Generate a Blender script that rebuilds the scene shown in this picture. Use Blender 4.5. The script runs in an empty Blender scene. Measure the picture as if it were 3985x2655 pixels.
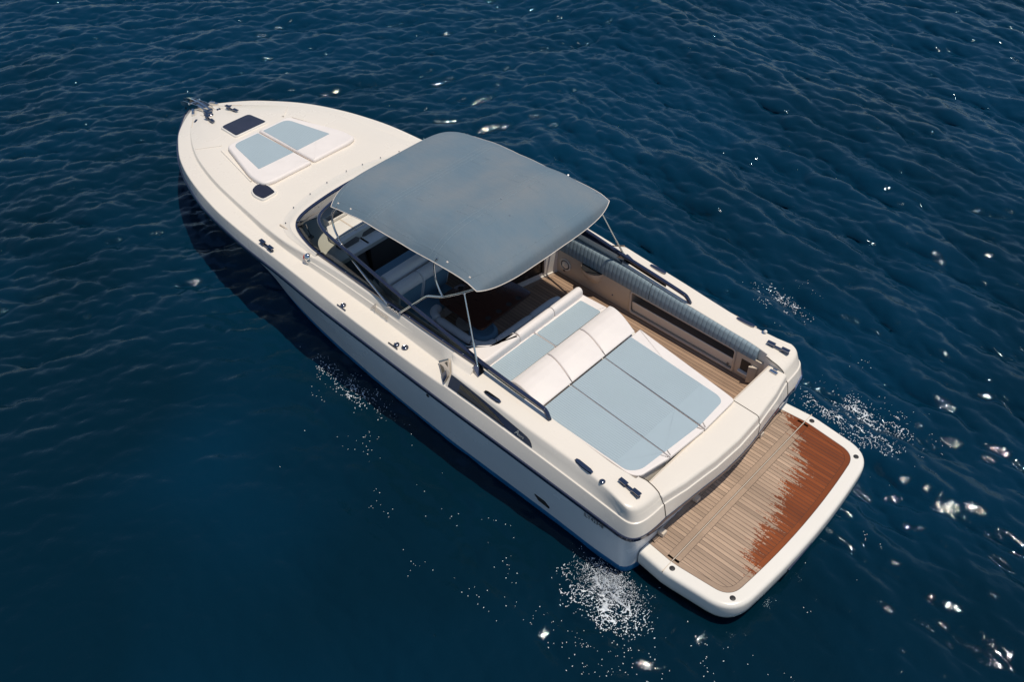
import bpy, bmesh, math, random
import numpy as np
from mathutils import Vector, Matrix
random.seed(7)
SC = bpy.context.scene
COL = SC.collection

# ---------------------------------------------------------------- camera
cd = bpy.data.cameras.new("camera"); cam = bpy.data.objects.new("camera", cd); COL.objects.link(cam)
cd.sensor_width = 36.0; cd.lens = 33.48; cd.clip_start = 0.1; cd.clip_end = 8000
_yaw, _pit, _rol = math.radians(-46.4708), math.radians(-43.8818), math.radians(-0.35364)
_f = Vector((math.cos(_pit)*math.cos(_yaw), math.cos(_pit)*math.sin(_yaw), math.sin(_pit)))
_r = Vector((math.sin(_yaw), -math.cos(_yaw), 0)); _u = _r.cross(_f)
_r2 = _r*math.cos(_rol)+_u*math.sin(_rol); _u2 = -_r*math.sin(_rol)+_u*math.cos(_rol)
M = Matrix((_r2, _u2, -_f)).transposed().to_4x4(); M.translation = Vector((-2.36936, 7.99944, 10.93480))
cam.matrix_world = M
SC.camera = cam

# ---------------------------------------------------------------- world, sun, exposure
SUN_VEC = Vector((-0.20, -0.13, 1.0)).normalized()
w = bpy.data.worlds.new("World"); SC.world = w; w.use_nodes = True
nt = w.node_tree; bg = nt.nodes["Background"]
sky = nt.nodes.new("ShaderNodeTexSky"); sky.sky_type = 'NISHITA'; sky.sun_disc = False
sky.sun_elevation = math.asin(SUN_VEC.z); sky.sun_rotation = math.atan2(SUN_VEC.x, SUN_VEC.y)
sky.air_density = 1.0; sky.dust_density = 0.2; sky.ozone_density = 2.5; sky.altitude = 0
nt.links.new(sky.outputs[0], bg.inputs[0]); bg.inputs[1].default_value = 0.085
sl = bpy.data.lights.new("sun", 'SUN'); sl.energy = 3.4; sl.angle = math.radians(0.53); sl.color = (1.0, 0.915, 0.785)
so = bpy.data.objects.new("sun", sl); COL.objects.link(so)
so.rotation_euler = SUN_VEC.to_track_quat('Z', 'Y').to_euler(); so.location = (0, 0, 40)
SC.view_settings.view_transform = 'Standard'; SC.view_settings.look = 'None'
SC.view_settings.exposure = 0.0; SC.view_settings.gamma = 1.0
SC.render.engine = 'CYCLES'
SC.cycles.max_bounces = 8; SC.cycles.transparent_max_bounces = 12
SC.cycles.caustics_reflective = False; SC.cycles.caustics_refractive = False

# ---------------------------------------------------------------- small maths
def cub(x, xs, ys):
    """monotone-ish cubic interpolation through a table"""
    xs = list(xs); ys = list(ys); n = len(xs)
    if x <= xs[0]: return ys[0]
    if x >= xs[-1]: return ys[-1]
    i = 0
    while xs[i+1] < x: i += 1
    def sl_(k):
        if k == 0: return (ys[1]-ys[0])/(xs[1]-xs[0])
        if k == n-1: return (ys[-1]-ys[-2])/(xs[-1]-xs[-2])
        a = (ys[k]-ys[k-1])/(xs[k]-xs[k-1]); b = (ys[k+1]-ys[k])/(xs[k+1]-xs[k])
        if a*b <= 0: return 0.0
        return 2*a*b/(a+b)
    h = xs[i+1]-xs[i]; t = (x-xs[i])/h
    m0, m1 = sl_(i)*h, sl_(i+1)*h
    return ((2*t**3-3*t**2+1)*ys[i]+(t**3-2*t**2+t)*m0+(-2*t**3+3*t**2)*ys[i+1]+(t**3-t**2)*m1)
def lin(x, xs, ys): return float(np.interp(x, xs, ys))
def sstep(a, b, x):
    t = min(1, max(0, (x-a)/(b-a))); return t*t*(3-2*t)
def fillet(P, R, n=3):
    P = [Vector(p) for p in P]; out = [P[0]]
    for i in range(1, len(P)-1):
        a = P[i-1]-P[i]; b = P[i+1]-P[i]; la, lb = a.length, b.length
        r = R[i] if hasattr(R, '__len__') else R
        d = min(r, .45*la, .45*lb)
        p0 = P[i]+(a/la*d if la > 1e-9 else a); p1 = P[i]+(b/lb*d if lb > 1e-9 else b)
        for k in range(n+1):
            t = k/n; out.append(p0*(1-t)**2+P[i]*2*t*(1-t)+p1*t*t)
    out.append(P[-1]); return out
def smooth_path(P, n=6):
    P = [Vector(p) for p in P]; out = []
    for i in range(len(P)-1):
        p0 = P[i-1] if i > 0 else P[i]*2-P[i+1]; p1 = P[i]; p2 = P[i+1]
        p3 = P[i+2] if i+2 < len(P) else P[i+1]*2-P[i]
        for k in range(n):
            t = k/n
            out.append(.5*((2*p1)+(p2-p0)*t+(2*p0-5*p1+4*p2-p3)*t*t+(3*p1-p0-3*p2+p3)*t**3))
    out.append(P[-1]); return out

# ---------------------------------------------------------------- mesh builder
class MB:
    def __init__(s): s.v = []; s.f = []
    def add(s, vs, fs):
        o = len(s.v); s.v += [tuple(v) for v in vs]; s.f += [tuple(i+o for i in f) for f in fs]; return s
    def loft(s, rows, closed=False, cap=False, flip=False):
        n = len(rows[0]); vs = [p for r in rows for p in r]; fs = []
        for i in range(len(rows)-1):
            for j in range(n if closed else n-1):
                a, b = i*n+j, i*n+(j+1) % n; q = (a, b, b+n, a+n)
                fs.append(q[::-1] if flip else q)
        if cap and closed:
            fs.append(tuple(range(n))[::-1]); fs.append(tuple((len(rows)-1)*n+j for j in range(n)))
        return s.add(vs, fs)
    def box(s, x0, x1, y0, y1, z0, z1):
        v = [(x, y, z) for z in (z0, z1) for (x, y) in ((x0, y0), (x1, y0), (x1, y1), (x0, y1))]
        return s.add(v, [(3, 2, 1, 0), (4, 5, 6, 7), (0, 1, 5, 4), (1, 2, 6, 5), (2, 3, 7, 6), (3, 0, 4, 7)])
    def obox(s, c, ax, ay, az):
        """oriented box: centre + three half-axis vectors"""
        c, ax, ay, az = Vector(c), Vector(ax), Vector(ay), Vector(az)
        v = [c+ax*i+ay*j+az*k for k in (-1, 1) for (i, j) in ((-1, -1), (1, -1), (1, 1), (-1, 1))]
        return s.add(v, [(3, 2, 1, 0), (4, 5, 6, 7), (0, 1, 5, 4), (1, 2, 6, 5), (2, 3, 7, 6), (3, 0, 4, 7)])
    def prism(s, poly, z0, z1):
        """poly: list of (x,y); z0/z1 numbers or functions of (x,y)"""
        g = lambda z, p: z(p[0], p[1]) if callable(z) else z
        n = len(poly); v = [(p[0], p[1], g(z0, p)) for p in poly]+[(p[0], p[1], g(z1, p)) for p in poly]
        f = [tuple(range(n))[::-1], tuple(range(n, 2*n))]
        f += [(i, (i+1) % n, n+(i+1) % n, n+i) for i in range(n)]
        return s.add(v, f)
    def tube(s, path, r, n=10, sy=1.0, up=None, cap=True):
        P = [Vector(p) for p in path]; rows = []; prev = None
        for i, p in enumerate(P):
            t = (P[min(i+1, len(P)-1)]-P[max(i-1, 0)]).normalized()
            ref = Vector(up) if up else (prev if prev else (Vector((0, 0, 1)) if abs(t.z) < .9 else Vector((1, 0, 0))))
            b = (ref-t*ref.dot(t)).normalized(); a = t.cross(b); prev = b
            rr = r[i] if hasattr(r, '__len__') else r
            rows.append([p+a*(math.cos(2*math.pi*k/n)*rr)+b*(math.sin(2*math.pi*k/n)*rr*sy) for k in range(n)])
        return s.loft(rows, closed=True, cap=cap)
    def sweep(s, path, prof, up=(0, 0, 1), closed=True, cap=True):
        """prof: list of (side, up) offsets"""
        P = [Vector(p) for p in path]; rows = []
        for i, p in enumerate(P):
            t = (P[min(i+1, len(P)-1)]-P[max(i-1, 0)]).normalized(); u = Vector(up)
            a = t.cross(u).normalized(); b = a.cross(t).normalized()
            rows.append([p+a*q[0]+b*q[1] for q in prof])
        return s.loft(rows, closed=closed, cap=cap and closed)
    def lathe(s, c, prof, n=20, axis=(0, 0, 1), sx=1.0):
        """prof: list of (radius, height)"""
        ax = Vector(axis).normalized(); ref = Vector((1, 0, 0)) if abs(ax.x) < .9 else Vector((0, 1, 0))
        a = (ref-ax*ref.dot(ax)).normalized(); b = ax.cross(a); c = Vector(c)
        rows = [[c+ax*h+a*(math.cos(2*math.pi*k/n)*rad*sx)+b*(math.sin(2*math.pi*k/n)*rad) for k in range(n)] for rad, h in prof]
        return s.loft(rows, closed=True, cap=True)
    def sphere(s, c, r, seg=10, rings=6, sc=(1, 1, 1)):
        c = Vector(c); rows = []
        for i in range(rings+1):
            ph = -math.pi/2+math.pi*i/rings; rr = max(1e-4, math.cos(ph))*r
            rows.append([c+Vector((math.cos(2*math.pi*k/seg)*rr*sc[0], math.sin(2*math.pi*k/seg)*rr*sc[1], math.sin(ph)*r*sc[2])) for k in range(seg)])
        return s.loft(rows, closed=True, cap=True)
    def mirror(s):
        o = len(s.v); s.v += [(x, -y, z) for (x, y, z) in s.v]; s.f += [tuple(i+o for i in f)[::-1] for f in s.f]; return s
    def build(s, name, mat, parent=None, smooth=40, bevel=0, seg=2, loc=None, weld=1e-5, recalc=True):
        me = bpy.data.meshes.new(name)
        L = Vector(loc) if loc is not None else Vector((0, 0, 0))
        me.from_pydata([tuple(Vector(v)-L) for v in s.v], [], s.f)
        bm = bmesh.new(); bm.from_mesh(me)
        if weld: bmesh.ops.remove_doubles(bm, verts=bm.verts, dist=weld)
        bmesh.ops.dissolve_degenerate(bm, edges=bm.edges, dist=1e-6)
        if recalc: bmesh.ops.recalc_face_normals(bm, faces=bm.faces)
        if bevel:
            es = [e for e in bm.edges if len(e.link_faces) == 2 and e.calc_face_angle(0) > math.radians(30)]
            bmesh.ops.bevel(bm, geom=es, offset=bevel, segments=seg, profile=.5, affect='EDGES', clamp_overlap=True)
        if smooth:
            for f in bm.faces: f.smooth = True
            for e in bm.edges:
                e.smooth = len(e.link_faces) == 2 and e.calc_face_angle(0) < math.radians(smooth)
        bm.to_mesh(me); bm.free()
        if mat: me.materials.append(mat)
        o = bpy.data.objects.new(name, me); COL.objects.link(o); o.location = L
        if parent: attach(o, parent)
        return o
def world_loc(o):
    m = Vector(o.location)
    while o.parent: o = o.parent; m = m+Vector(o.location)
    return m
def attach(o, parent):
    """parent o keeping its world place (no rotations are used on parents at build time)"""
    o.location = Vector(o.location)-world_loc(parent); o.parent = parent
def tag(o, label=None, cat=None, group=None, kind=None):
    for k, v_ in (('label', label), ('category', cat), ('group', group), ('kind', kind)):
        if v_: o[k] = v_
    return o
def empty(name, loc, label, cat, group=None):
    o = bpy.data.objects.new(name, None); COL.objects.link(o); o.location = loc; o.empty_display_size = .2
    return tag(o, label, cat, group)

# ---------------------------------------------------------------- materials
def nodes(name):
    m = bpy.data.materials.new(name); m.use_nodes = True; t = m.node_tree
    return m, t, t.nodes["Principled BSDF"]
def N(t, typ, **kw):
    n = t.nodes.new(typ)
    for k, v_ in kw.items():
        if k == 'inp':
            for a, b in v_.items(): n.inputs[a].default_value = b
        else: setattr(n, k, v_)
    return n
def rgb(c): return (c[0], c[1], c[2], 1)
def plain(name, col, rough=.4, metal=0, var=.04, vscale=3, bump=0, bscale=60, coat=0, spec=.5, detail=4):
    m, t, p = nodes(name); p.inputs['Roughness'].default_value = rough; p.inputs['Metallic'].default_value = metal
    p.inputs['Specular IOR Level'].default_value = spec
    if coat: p.inputs['Coat Weight'].default_value = coat; p.inputs['Coat Roughness'].default_value = .06
    tc = N(t, 'ShaderNodeTexCoord'); nz = N(t, 'ShaderNodeTexNoise', inp={'Scale': vscale, 'Detail': detail, 'Roughness': .6})
    t.links.new(tc.outputs['Object'], nz.inputs['Vector'])
    mx = N(t, 'ShaderNodeMix', data_type='RGBA')
    mx.inputs[6].default_value = rgb([c*(1-var) for c in col]); mx.inputs[7].default_value = rgb([min(1, c*(1+var)) for c in col])
    mr = N(t, 'ShaderNodeMapRange', inp={'From Min': .3, 'From Max': .7})
    t.links.new(nz.outputs['Fac'], mr.inputs['Value']); t.links.new(mr.outputs[0], mx.inputs[0]); t.links.new(mx.outputs[2], p.inputs['Base Color'])
    r2 = N(t, 'ShaderNodeMapRange', inp={'From Min': .3, 'From Max': .7, 'To Min': rough*.85, 'To Max': min(1, rough*1.2)})
    t.links.new(nz.outputs['Fac'], r2.inputs['Value']); t.links.new(r2.outputs[0], p.inputs['Roughness'])
    if bump:
        n2 = N(t, 'ShaderNodeTexNoise', inp={'Scale': bscale, 'Detail': 3}); t.links.new(tc.outputs['Object'], n2.inputs['Vector'])
        b = N(t, 'ShaderNodeBump', inp={'Strength': 1.0, 'Distance': bump}); t.links.new(n2.outputs['Fac'], b.inputs['Height']); t.links.new(b.outputs[0], p.inputs['Normal'])
    return m
GEL = plain('cream_gelcoat', (.80, .735, .645), .26, var=.012, vscale=1.2, coat=.15)
GELW = plain('white_gelcoat', (.80, .76, .69), .22, var=.012, vscale=1.5, coat=.2)
HULL = plain('hull_paint', (.78, .79, .79), .25, var=.03, vscale=.9, coat=.1)
LINER = plain('cockpit_liner', (.62, .53, .43), .35, var=.02, vscale=2)
BLUEP = plain('antifouling_blue', (.012, .16, .36), .5, var=.15, vscale=5)
STEEL = plain('polished_steel', (.72, .71, .70), .10, metal=1, var=.05, vscale=8)
DSTEEL = plain('dark_polished_steel', (.24, .25, .29), .16, metal=1, var=.1, vscale=6)
NAVY = plain('navy_frame', (.018, .026, .06), .12, var=.1, vscale=6, coat=.5)
BLACK = plain('black_rubber', (.012, .012, .014), .5, var=.1)
DARK = plain('dark_recess', (.02, .018, .016), .7, var=.2)
SCREEN = plain('dark_plastic', (.03, .03, .035), .3, var=.1)
VINYL = plain('white_vinyl', (.80, .74, .70), .5, var=.02, vscale=4, bump=.0006, bscale=25)
CANVAS_EDGE = plain('canvas_piping', (.75, .66, .58), .7, var=.05)
CONSOLE_SHADE_GREY = plain('console_shade_grey', (.135, .13, .125), .45, var=.03, vscale=3)  # cream console with its canopy shade put into a darker base colour
SOFAW = plain('sofa_white', (.72, .71, .70), .6, var=.03, vscale=5)
CARPET = plain('grey_carpet', (.25, .25, .25), .9, var=.2, vscale=60)

def ribbed(name, col, axis='Y', pitch=.036, depth=.004, line=.10, rough=.75):
    """upholstery with sewn channels running across one axis"""
    m, t, p = nodes(name); p.inputs['Roughness'].default_value = rough
    tc = N(t, 'ShaderNodeTexCoord'); sp = N(t, 'ShaderNodeSeparateXYZ'); t.links.new(tc.outputs['Object'], sp.inputs[0])
    nzw = N(t, 'ShaderNodeTexNoise', inp={'Scale': 5, 'Detail': 2}); t.links.new(tc.outputs['Object'], nzw.inputs['Vector'])
    wob = N(t, 'ShaderNodeMath', operation='MULTIPLY_ADD', inp={1: .006}); t.links.new(nzw.outputs['Fac'], wob.inputs[0]); t.links.new(sp.outputs[axis], wob.inputs[2])
    d = N(t, 'ShaderNodeMath', operation='DIVIDE', inp={1: pitch}); t.links.new(wob.outputs[0], d.inputs[0])
    fr = N(t, 'ShaderNodeMath', operation='FRACT'); t.links.new(d.outputs[0], fr.inputs[0])
    s1 = N(t, 'ShaderNodeMath', operation='MULTIPLY', inp={1: math.pi}); t.links.new(fr.outputs[0], s1.inputs[0])
    s2 = N(t, 'ShaderNodeMath', operation='SINE'); t.links.new(s1.outputs[0], s2.inputs[0])
    pw = N(t, 'ShaderNodeMath', operation='POWER', inp={1: .35}); t.links.new(s2.outputs[0], pw.inputs[0])
    b = N(t, 'ShaderNodeBump', inp={'Strength': 1.0, 'Distance': depth}); t.links.new(pw.outputs[0], b.inputs['Height'])
    t.links.new(b.outputs[0], p.inputs['Normal'])
    nz = N(t, 'ShaderNodeTexNoise', inp={'Scale': 2.2, 'Detail': 3}); t.links.new(tc.outputs['Object'], nz.inputs['Vector'])
    mx = N(t, 'ShaderNodeMix', data_type='RGBA'); mx.inputs[6].default_value = rgb([c*.95 for c in col]); mx.inputs[7].default_value = rgb([c*1.04 for c in col])
    t.links.new(nz.outputs['Fac'], mx.inputs[0])
    # thread line between channels
    lt = N(t, 'ShaderNodeMath', operation='LESS_THAN', inp={1: line}); t.links.new(fr.outputs[0], lt.inputs[0])
    m2 = N(t, 'ShaderNodeMix', data_type='RGBA', blend_type='MULTIPLY'); m2.inputs[7].default_value = (.86, .875, .89, 1)
    t.links.new(lt.outputs[0], m2.inputs[0]); t.links.new(mx.outputs[2], m2.inputs[6]); t.links.new(m2.outputs[2], p.inputs['Base Color'])
    return m
PADBLUE = ribbed('ribbed_blue_vinyl', (.37, .455, .50), 'Y', .036, .006, .12)
PADPLAIN = plain('plain_blue_vinyl', (.36, .445, .49), .7, var=.02, vscale=6)
BOLSTER = ribbed('channelled_blue_vinyl', (.24, .31, .35), 'X', .075, .012, .06)
SOFABLUE = plain('sofa_blue_vinyl', (.13, .25, .34), .7, var=.06, vscale=12)

def teak(name, dry, wet=None, pitch=.0, axis='Y', dark=.5, lw=.105):
    m, t, p = nodes(name)
    tc = N(t, 'ShaderNodeTexCoord'); sp = N(t, 'ShaderNodeSeparateXYZ'); t.links.new(tc.outputs['Object'], sp.inputs[0])
    oth = 'X' if axis == 'Y' else 'Y'
    # plank index
    pi_ = pitch if pitch else 1.0
    d = N(t, 'ShaderNodeMath', operation='DIVIDE', inp={1: pi_}); t.links.new(sp.outputs[axis], d.inputs[0])
    fl = N(t, 'ShaderNodeMath', operation='FLOOR'); t.links.new(d.outputs[0], fl.inputs[0])
    fr = N(t, 'ShaderNodeMath', operation='FRACT'); t.links.new(d.outputs[0], fr.inputs[0])
    wn = N(t, 'ShaderNodeTexWhiteNoise', noise_dimensions='1D'); t.links.new(fl.outputs[0], wn.inputs['W'])
    # grain stretched along the plank
    mp = N(t, 'ShaderNodeMapping'); mp.inputs['Scale'].default_value = (2.5, 60, 20) if axis == 'Y' else (60, 2.5, 20)
    t.links.new(tc.outputs['Object'], mp.inputs[0])
    off = N(t, 'ShaderNodeVectorMath', operation='ADD'); cmb = N(t, 'ShaderNodeCombineXYZ')
    mul = N(t, 'ShaderNodeMath', operation='MULTIPLY', inp={1: 37.0}); t.links.new(wn.outputs['Value'], mul.inputs[0])
    t.links.new(mul.outputs[0], cmb.inputs[0 if axis == 'Y' else 1]); t.links.new(mp.outputs[0], off.inputs[0]); t.links.new(cmb.outputs[0], off.inputs[1])
    gr = N(t, 'ShaderNodeTexNoise', inp={'Scale': 1.0, 'Detail': 5, 'Roughness': .65}); t.links.new(off.outputs[0], gr.inputs['Vector'])
    pat = N(t, 'ShaderNodeTexNoise', inp={'Scale': 1.6, 'Detail': 4}); t.links.new(tc.outputs['Object'], pat.inputs['Vector'])
    def tone(col):
        mx = N(t, 'ShaderNodeMix', data_type='RGBA'); mx.inputs[6].default_value = rgb([c*.72 for c in col]); mx.inputs[7].default_value = rgb([c*1.25 for c in col])
        t.links.new(gr.outputs['Fac'], mx.inputs[0])
        hv = N(t, 'ShaderNodeHueSaturation'); vv = N(t, 'ShaderNodeMapRange', inp={'To Min': .80, 'To Max': 1.16})
        t.links.new(wn.outputs['Value'], vv.inputs['Value']); t.links.new(vv.outputs[0], hv.inputs['Value']); t.links.new(mx.outputs[2], hv.inputs['Color'])
        h2 = N(t, 'ShaderNodeHueSaturation'); v2 = N(t, 'ShaderNodeMapRange', inp={'From Min': .3, 'From Max': .7, 'To Min': .88, 'To Max': 1.1})
        t.links.new(pat.outputs['Fac'], v2.inputs['Value']); t.links.new(v2.outputs[0], h2.inputs['Value']); t.links.new(hv.outputs[0], h2.inputs['Color'])
        return h2.outputs[0]
    colr = tone(dry); p.inputs['Roughness'].default_value = .75
    if wet:
        # wet where x is below a ragged tide line f(y); ragged plank by plank
        cv = N(t, 'ShaderNodeFloatCurve'); c0 = cv.mapping.curves[0]
        # y from -1.7..1.7 mapped to 0..1 ; value 0..1 maps to x -0.2..1.4
        tab = [(-1.70, 1.30), (-1.60, 1.22), (-1.48, 1.03), (-1.31, .95), (-1.16, .80), (-1.05, .58), (-.85, .50), (-.64, .46), (-.5, .44), (-.34, .40), (-.1, .36), (.12, .30), (.3, .27), (.45, .25), (.6, .30), (.75, .22), (.9, .16), (1.0, .05), (1.12, -.03), (1.3, -.1), (1.7, -.15)]
        pts = [((y+1.7)/3.4, (x+.2)/1.6) for y, x in tab]
        while len(c0.points) < len(pts): c0.points.new(.5, .5)
        for q, (a, b) in zip(c0.points, pts): q.location = (a, b); q.handle_type = 'VECTOR'
        cv.mapping.update()
        my = N(t, 'ShaderNodeMapRange', inp={'From Min': -1.7, 'From Max': 1.7}); t.links.new(sp.outputs['Y'], my.inputs['Value'])
        t.links.new(my.outputs[0], cv.inputs['Value'])
        bx = N(t, 'ShaderNodeMapRange', inp={'To Min': -.2, 'To Max': 1.4}); t.links.new(cv.outputs[0], bx.inputs['Value'])
        # raggedness: streaky noise stretched along x, plus plank jitter, plus drops
        m3 = N(t, 'ShaderNodeMapping'); m3.inputs['Scale'].default_value = (2.2, 15, 1); t.links.new(tc.outputs['Object'], m3.inputs[0])
        n3 = N(t, 'ShaderNodeTexNoise', inp={'Scale': 1, 'Detail': 5, 'Roughness': .7}); t.links.new(m3.outputs[0], n3.inputs['Vector'])
        n4 = N(t, 'ShaderNodeTexNoise', inp={'Scale': 55, 'Detail': 2}); t.links.new(tc.outputs['Object'], n4.inputs['Vector'])
        a1 = N(t, 'ShaderNodeMapRange', inp={'From Min': .25, 'From Max': .75, 'To Min': -.30, 'To Max': .30}); t.links.new(n3.outputs['Fac'], a1.inputs['Value'])
        a2 = N(t, 'ShaderNodeMapRange', inp={'To Min': -.05, 'To Max': .05}); t.links.new(wn.outputs['Value'], a2.inputs['Value'])
        a3 = N(t, 'ShaderNodeMapRange', inp={'From Min': .3, 'From Max': .7, 'To Min': -.09, 'To Max': .09}); t.links.new(n4.outputs['Fac'], a3.inputs['Value'])
        sA = N(t, 'ShaderNodeMath', operation='ADD'); t.links.new(a1.outputs[0], sA.inputs[0]); t.links.new(a2.outputs[0], sA.inputs[1])
        sB = N(t, 'ShaderNodeMath', operation='ADD'); t.links.new(sA.outputs[0], sB.inputs[0]); t.links.new(a3.outputs[0], sB.inputs[1])
        sC = N(t, 'ShaderNodeMath', operation='ADD'); t.links.new(sB.outputs[0], sC.inputs[0]); t.links.new(bx.outputs[0], sC.inputs[1])
        sD = N(t, 'ShaderNodeMath', operation='SUBTRACT'); t.links.new(sC.outputs[0], sD.inputs[0]); t.links.new(sp.outputs['X'], sD.inputs[1])
        wm = N(t, 'ShaderNodeMapRange', inp={'From Min': -.03, 'From Max': .05}); t.links.new(sD.outputs[0], wm.inputs['Value'])
        mixw = N(t, 'ShaderNodeMix', data_type='RGBA'); t.links.new(wm.outputs[0], mixw.inputs[0]); t.links.new(colr, mixw.inputs[6]); t.links.new(tone(wet), mixw.inputs[7])
        colr = mixw.outputs[2]
        rr = N(t, 'ShaderNodeMapRange', inp={'To Min': .75, 'To Max': .30}); t.links.new(wm.outputs[0], rr.inputs['Value']); t.links.new(rr.outputs[0], p.inputs['Roughness'])
    if pitch:
        lt = N(t, 'ShaderNodeMath', operation='LESS_THAN', inp={1: lw}); t.links.new(fr.outputs[0], lt.inputs[0])
        mc = N(t, 'ShaderNodeMix', data_type='RGBA'); mc.inputs[7].default_value = (.035, .026, .022, 1)
        t.links.new(lt.outputs[0], mc.inputs[0]); t.links.new(colr, mc.inputs[6]); colr = mc.outputs[2]
    t.links.new(colr, p.inputs['Base Color'])
    b = N(t, 'ShaderNodeBump', inp={'Strength': .4, 'Distance': .002}); t.links.new(gr.outputs['Fac'], b.inputs['Height']); t.links.new(b.outputs[0], p.inputs['Normal'])
    return m
DRY = (.41, .290, .205); WET = (.225, .056, .010)
TEAK_P = teak('platform_teak_planks', DRY, WET, .0605, 'Y')
TEAK_B = teak('platform_teak_margin', DRY, WET, 0)
TEAK_F = teak('cockpit_teak_planks', (.36, .235, .155), None, .064, 'Y')
CAULK = plain('caulk', (.03, .024, .02), .8, var=.2)
def wood():
    m, t, p = nodes('dark_mahogany'); p.inputs['Roughness'].default_value = .22; p.inputs['Coat Weight'].default_value = .25
    tc = N(t, 'ShaderNodeTexCoord'); mp = N(t, 'ShaderNodeMapping'); mp.inputs['Scale'].default_value = (5, 40, 5); t.links.new(tc.outputs['Object'], mp.inputs[0])
    nz = N(t, 'ShaderNodeTexNoise', inp={'Scale': 1, 'Detail': 6, 'Roughness': .7}); t.links.new(mp.outputs[0], nz.inputs['Vector'])
    mx = N(t, 'ShaderNodeMix', data_type='RGBA'); mx.inputs[6].default_value = (.030, .008, .005, 1); mx.inputs[7].default_value = (.075, .022, .012, 1)
    t.links.new(nz.outputs['Fac'], mx.inputs[0]); t.links.new(mx.outputs[2], p.inputs['Base Color']); return m
WOOD = wood()
def canvas():
    m, t, p = nodes('blue_grey_canvas'); p.inputs['Roughness'].default_value = .85; p.inputs['Sheen Weight'].default_value = .15
    tc = N(t, 'ShaderNodeTexCoord')
    n1 = N(t, 'ShaderNodeTexNoise', inp={'Scale': 1.1, 'Detail': 5, 'Roughness': .55}); t.links.new(tc.outputs['Object'], n1.inputs['Vector'])
    n2 = N(t, 'ShaderNodeTexNoise', inp={'Scale': 180, 'Detail': 2}); t.links.new(tc.outputs['Object'], n2.inputs['Vector'])
    cr = N(t, 'ShaderNodeValToRGB'); e = cr.color_ramp.elements
    e[0].position = .38; e[0].color = (.118, .178, .228, 1); e[1].position = .74; e[1].color = (.175, .205, .228, 1)
    t.links.new(n1.outputs['Fac'], cr.inputs[0])
    mm = N(t, 'ShaderNodeMix', data_type='RGBA', blend_type='MULTIPLY'); mm.inputs[0].default_value = 1
    v2 = N(t, 'ShaderNodeMapRange', inp={'To Min': .86, 'To Max': 1.12}); t.links.new(n2.outputs['Fac'], v2.inputs['Value'])
    t.links.new(cr.outputs[0], mm.inputs[6]); t.links.new(v2.outputs[0], mm.inputs[7]); t.links.new(mm.outputs[2], p.inputs['Base Color'])
    # soft wrinkles across the fabric plus the weave
    mp = N(t, 'ShaderNodeMapping'); mp.inputs['Scale'].default_value = (2.2, 9, 2); mp.inputs['Rotation'].default_value = (0, 0, .5); t.links.new(tc.outputs['Object'], mp.inputs[0])
    n3 = N(t, 'ShaderNodeTexNoise', inp={'Scale': 1, 'Detail': 3}); t.links.new(mp.outputs[0], n3.inputs['Vector'])
    ad = N(t, 'ShaderNodeMath', operation='MULTIPLY_ADD', inp={1: .12}); t.links.new(n2.outputs['Fac'], ad.inputs[0]); t.links.new(n3.outputs['Fac'], ad.inputs[2])
    b = N(t, 'ShaderNodeBump', inp={'Strength': .5, 'Distance': .02}); t.links.new(ad.outputs[0], b.inputs['Height']); t.links.new(b.outputs[0], p.inputs['Normal'])
    return m
CANVAS = canvas()
THREAD = plain('seam_thread', (.22, .29, .34), .8, var=.15, vscale=30)
def glass(name, tint, f=.9):
    m, t, p = nodes(name); out = t.nodes['Material Output']; t.nodes.remove(p)
    tr = N(t, 'ShaderNodeBsdfTransparent', inp={'Color': rgb(tint)}); gl = N(t, 'ShaderNodeBsdfGlossy', inp={'Roughness': .02})
    fr = N(t, 'ShaderNodeFresnel', inp={'IOR': 1.45}); mx = N(t, 'ShaderNodeMixShader')
    t.links.new(fr.outputs[0], mx.inputs[0]); t.links.new(tr.outputs[0], mx.inputs[1]); t.links.new(gl.outputs[0], mx.inputs[2]); t.links.new(mx.outputs[0], out.inputs[0])
    return m
GLASS = glass('smoked_glass', (.52, .54, .50))
HATCHG = plain('smoked_hatch_acrylic', (.022, .020, .032), .06, var=.3, vscale=3, coat=.5)
MESHM = None
def gridmesh():
    m, t, p = nodes('vent_mesh'); p.inputs['Roughness'].default_value = .4; p.inputs['Metallic'].default_value = .6
    tc = N(t, 'ShaderNodeTexCoord'); sp = N(t, 'ShaderNodeSeparateXYZ'); t.links.new(tc.outputs['Object'], sp.inputs[0])
    outs = []
    for a, pit in (('X', .022), ('Z', .018)):
        d = N(t, 'ShaderNodeMath', operation='DIVIDE', inp={1: pit}); t.links.new(sp.outputs[a], d.inputs[0])
        f = N(t, 'ShaderNodeMath', operation='FRACT'); t.links.new(d.outputs[0], f.inputs[0])
        l = N(t, 'ShaderNodeMath', operation='LESS_THAN', inp={1: .38}); t.links.new(f.outputs[0], l.inputs[0]); outs.append(l)
    mxx = N(t, 'ShaderNodeMath', operation='MAXIMUM'); t.links.new(outs[0].outputs[0], mxx.inputs[0]); t.links.new(outs[1].outputs[0], mxx.inputs[1])
    mx = N(t, 'ShaderNodeMix', data_type='RGBA'); mx.inputs[6].default_value = (.006, .005, .004, 1); mx.inputs[7].default_value = (.20, .17, .13, 1)
    t.links.new(mxx.outputs[0], mx.inputs[0]); t.links.new(mx.outputs[2], p.inputs['Base Color']); return m
MESHM = gridmesh()
FOAM = plain('sea_foam', (.62, .66, .70), .45, var=.15, vscale=30)
RED = plain('red_lens', (.5, .02, .02), .15)
LETTER = plain('sunken_letter', (.58, .515, .44), .4)
LETBLUE = plain('blue_script', (.17, .24, .42), .4)
LETBLK = plain('black_letter', (.015, .015, .018), .4)
LETSIL = plain('silver_letter', (.75, .73, .70), .25, metal=.6)
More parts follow.
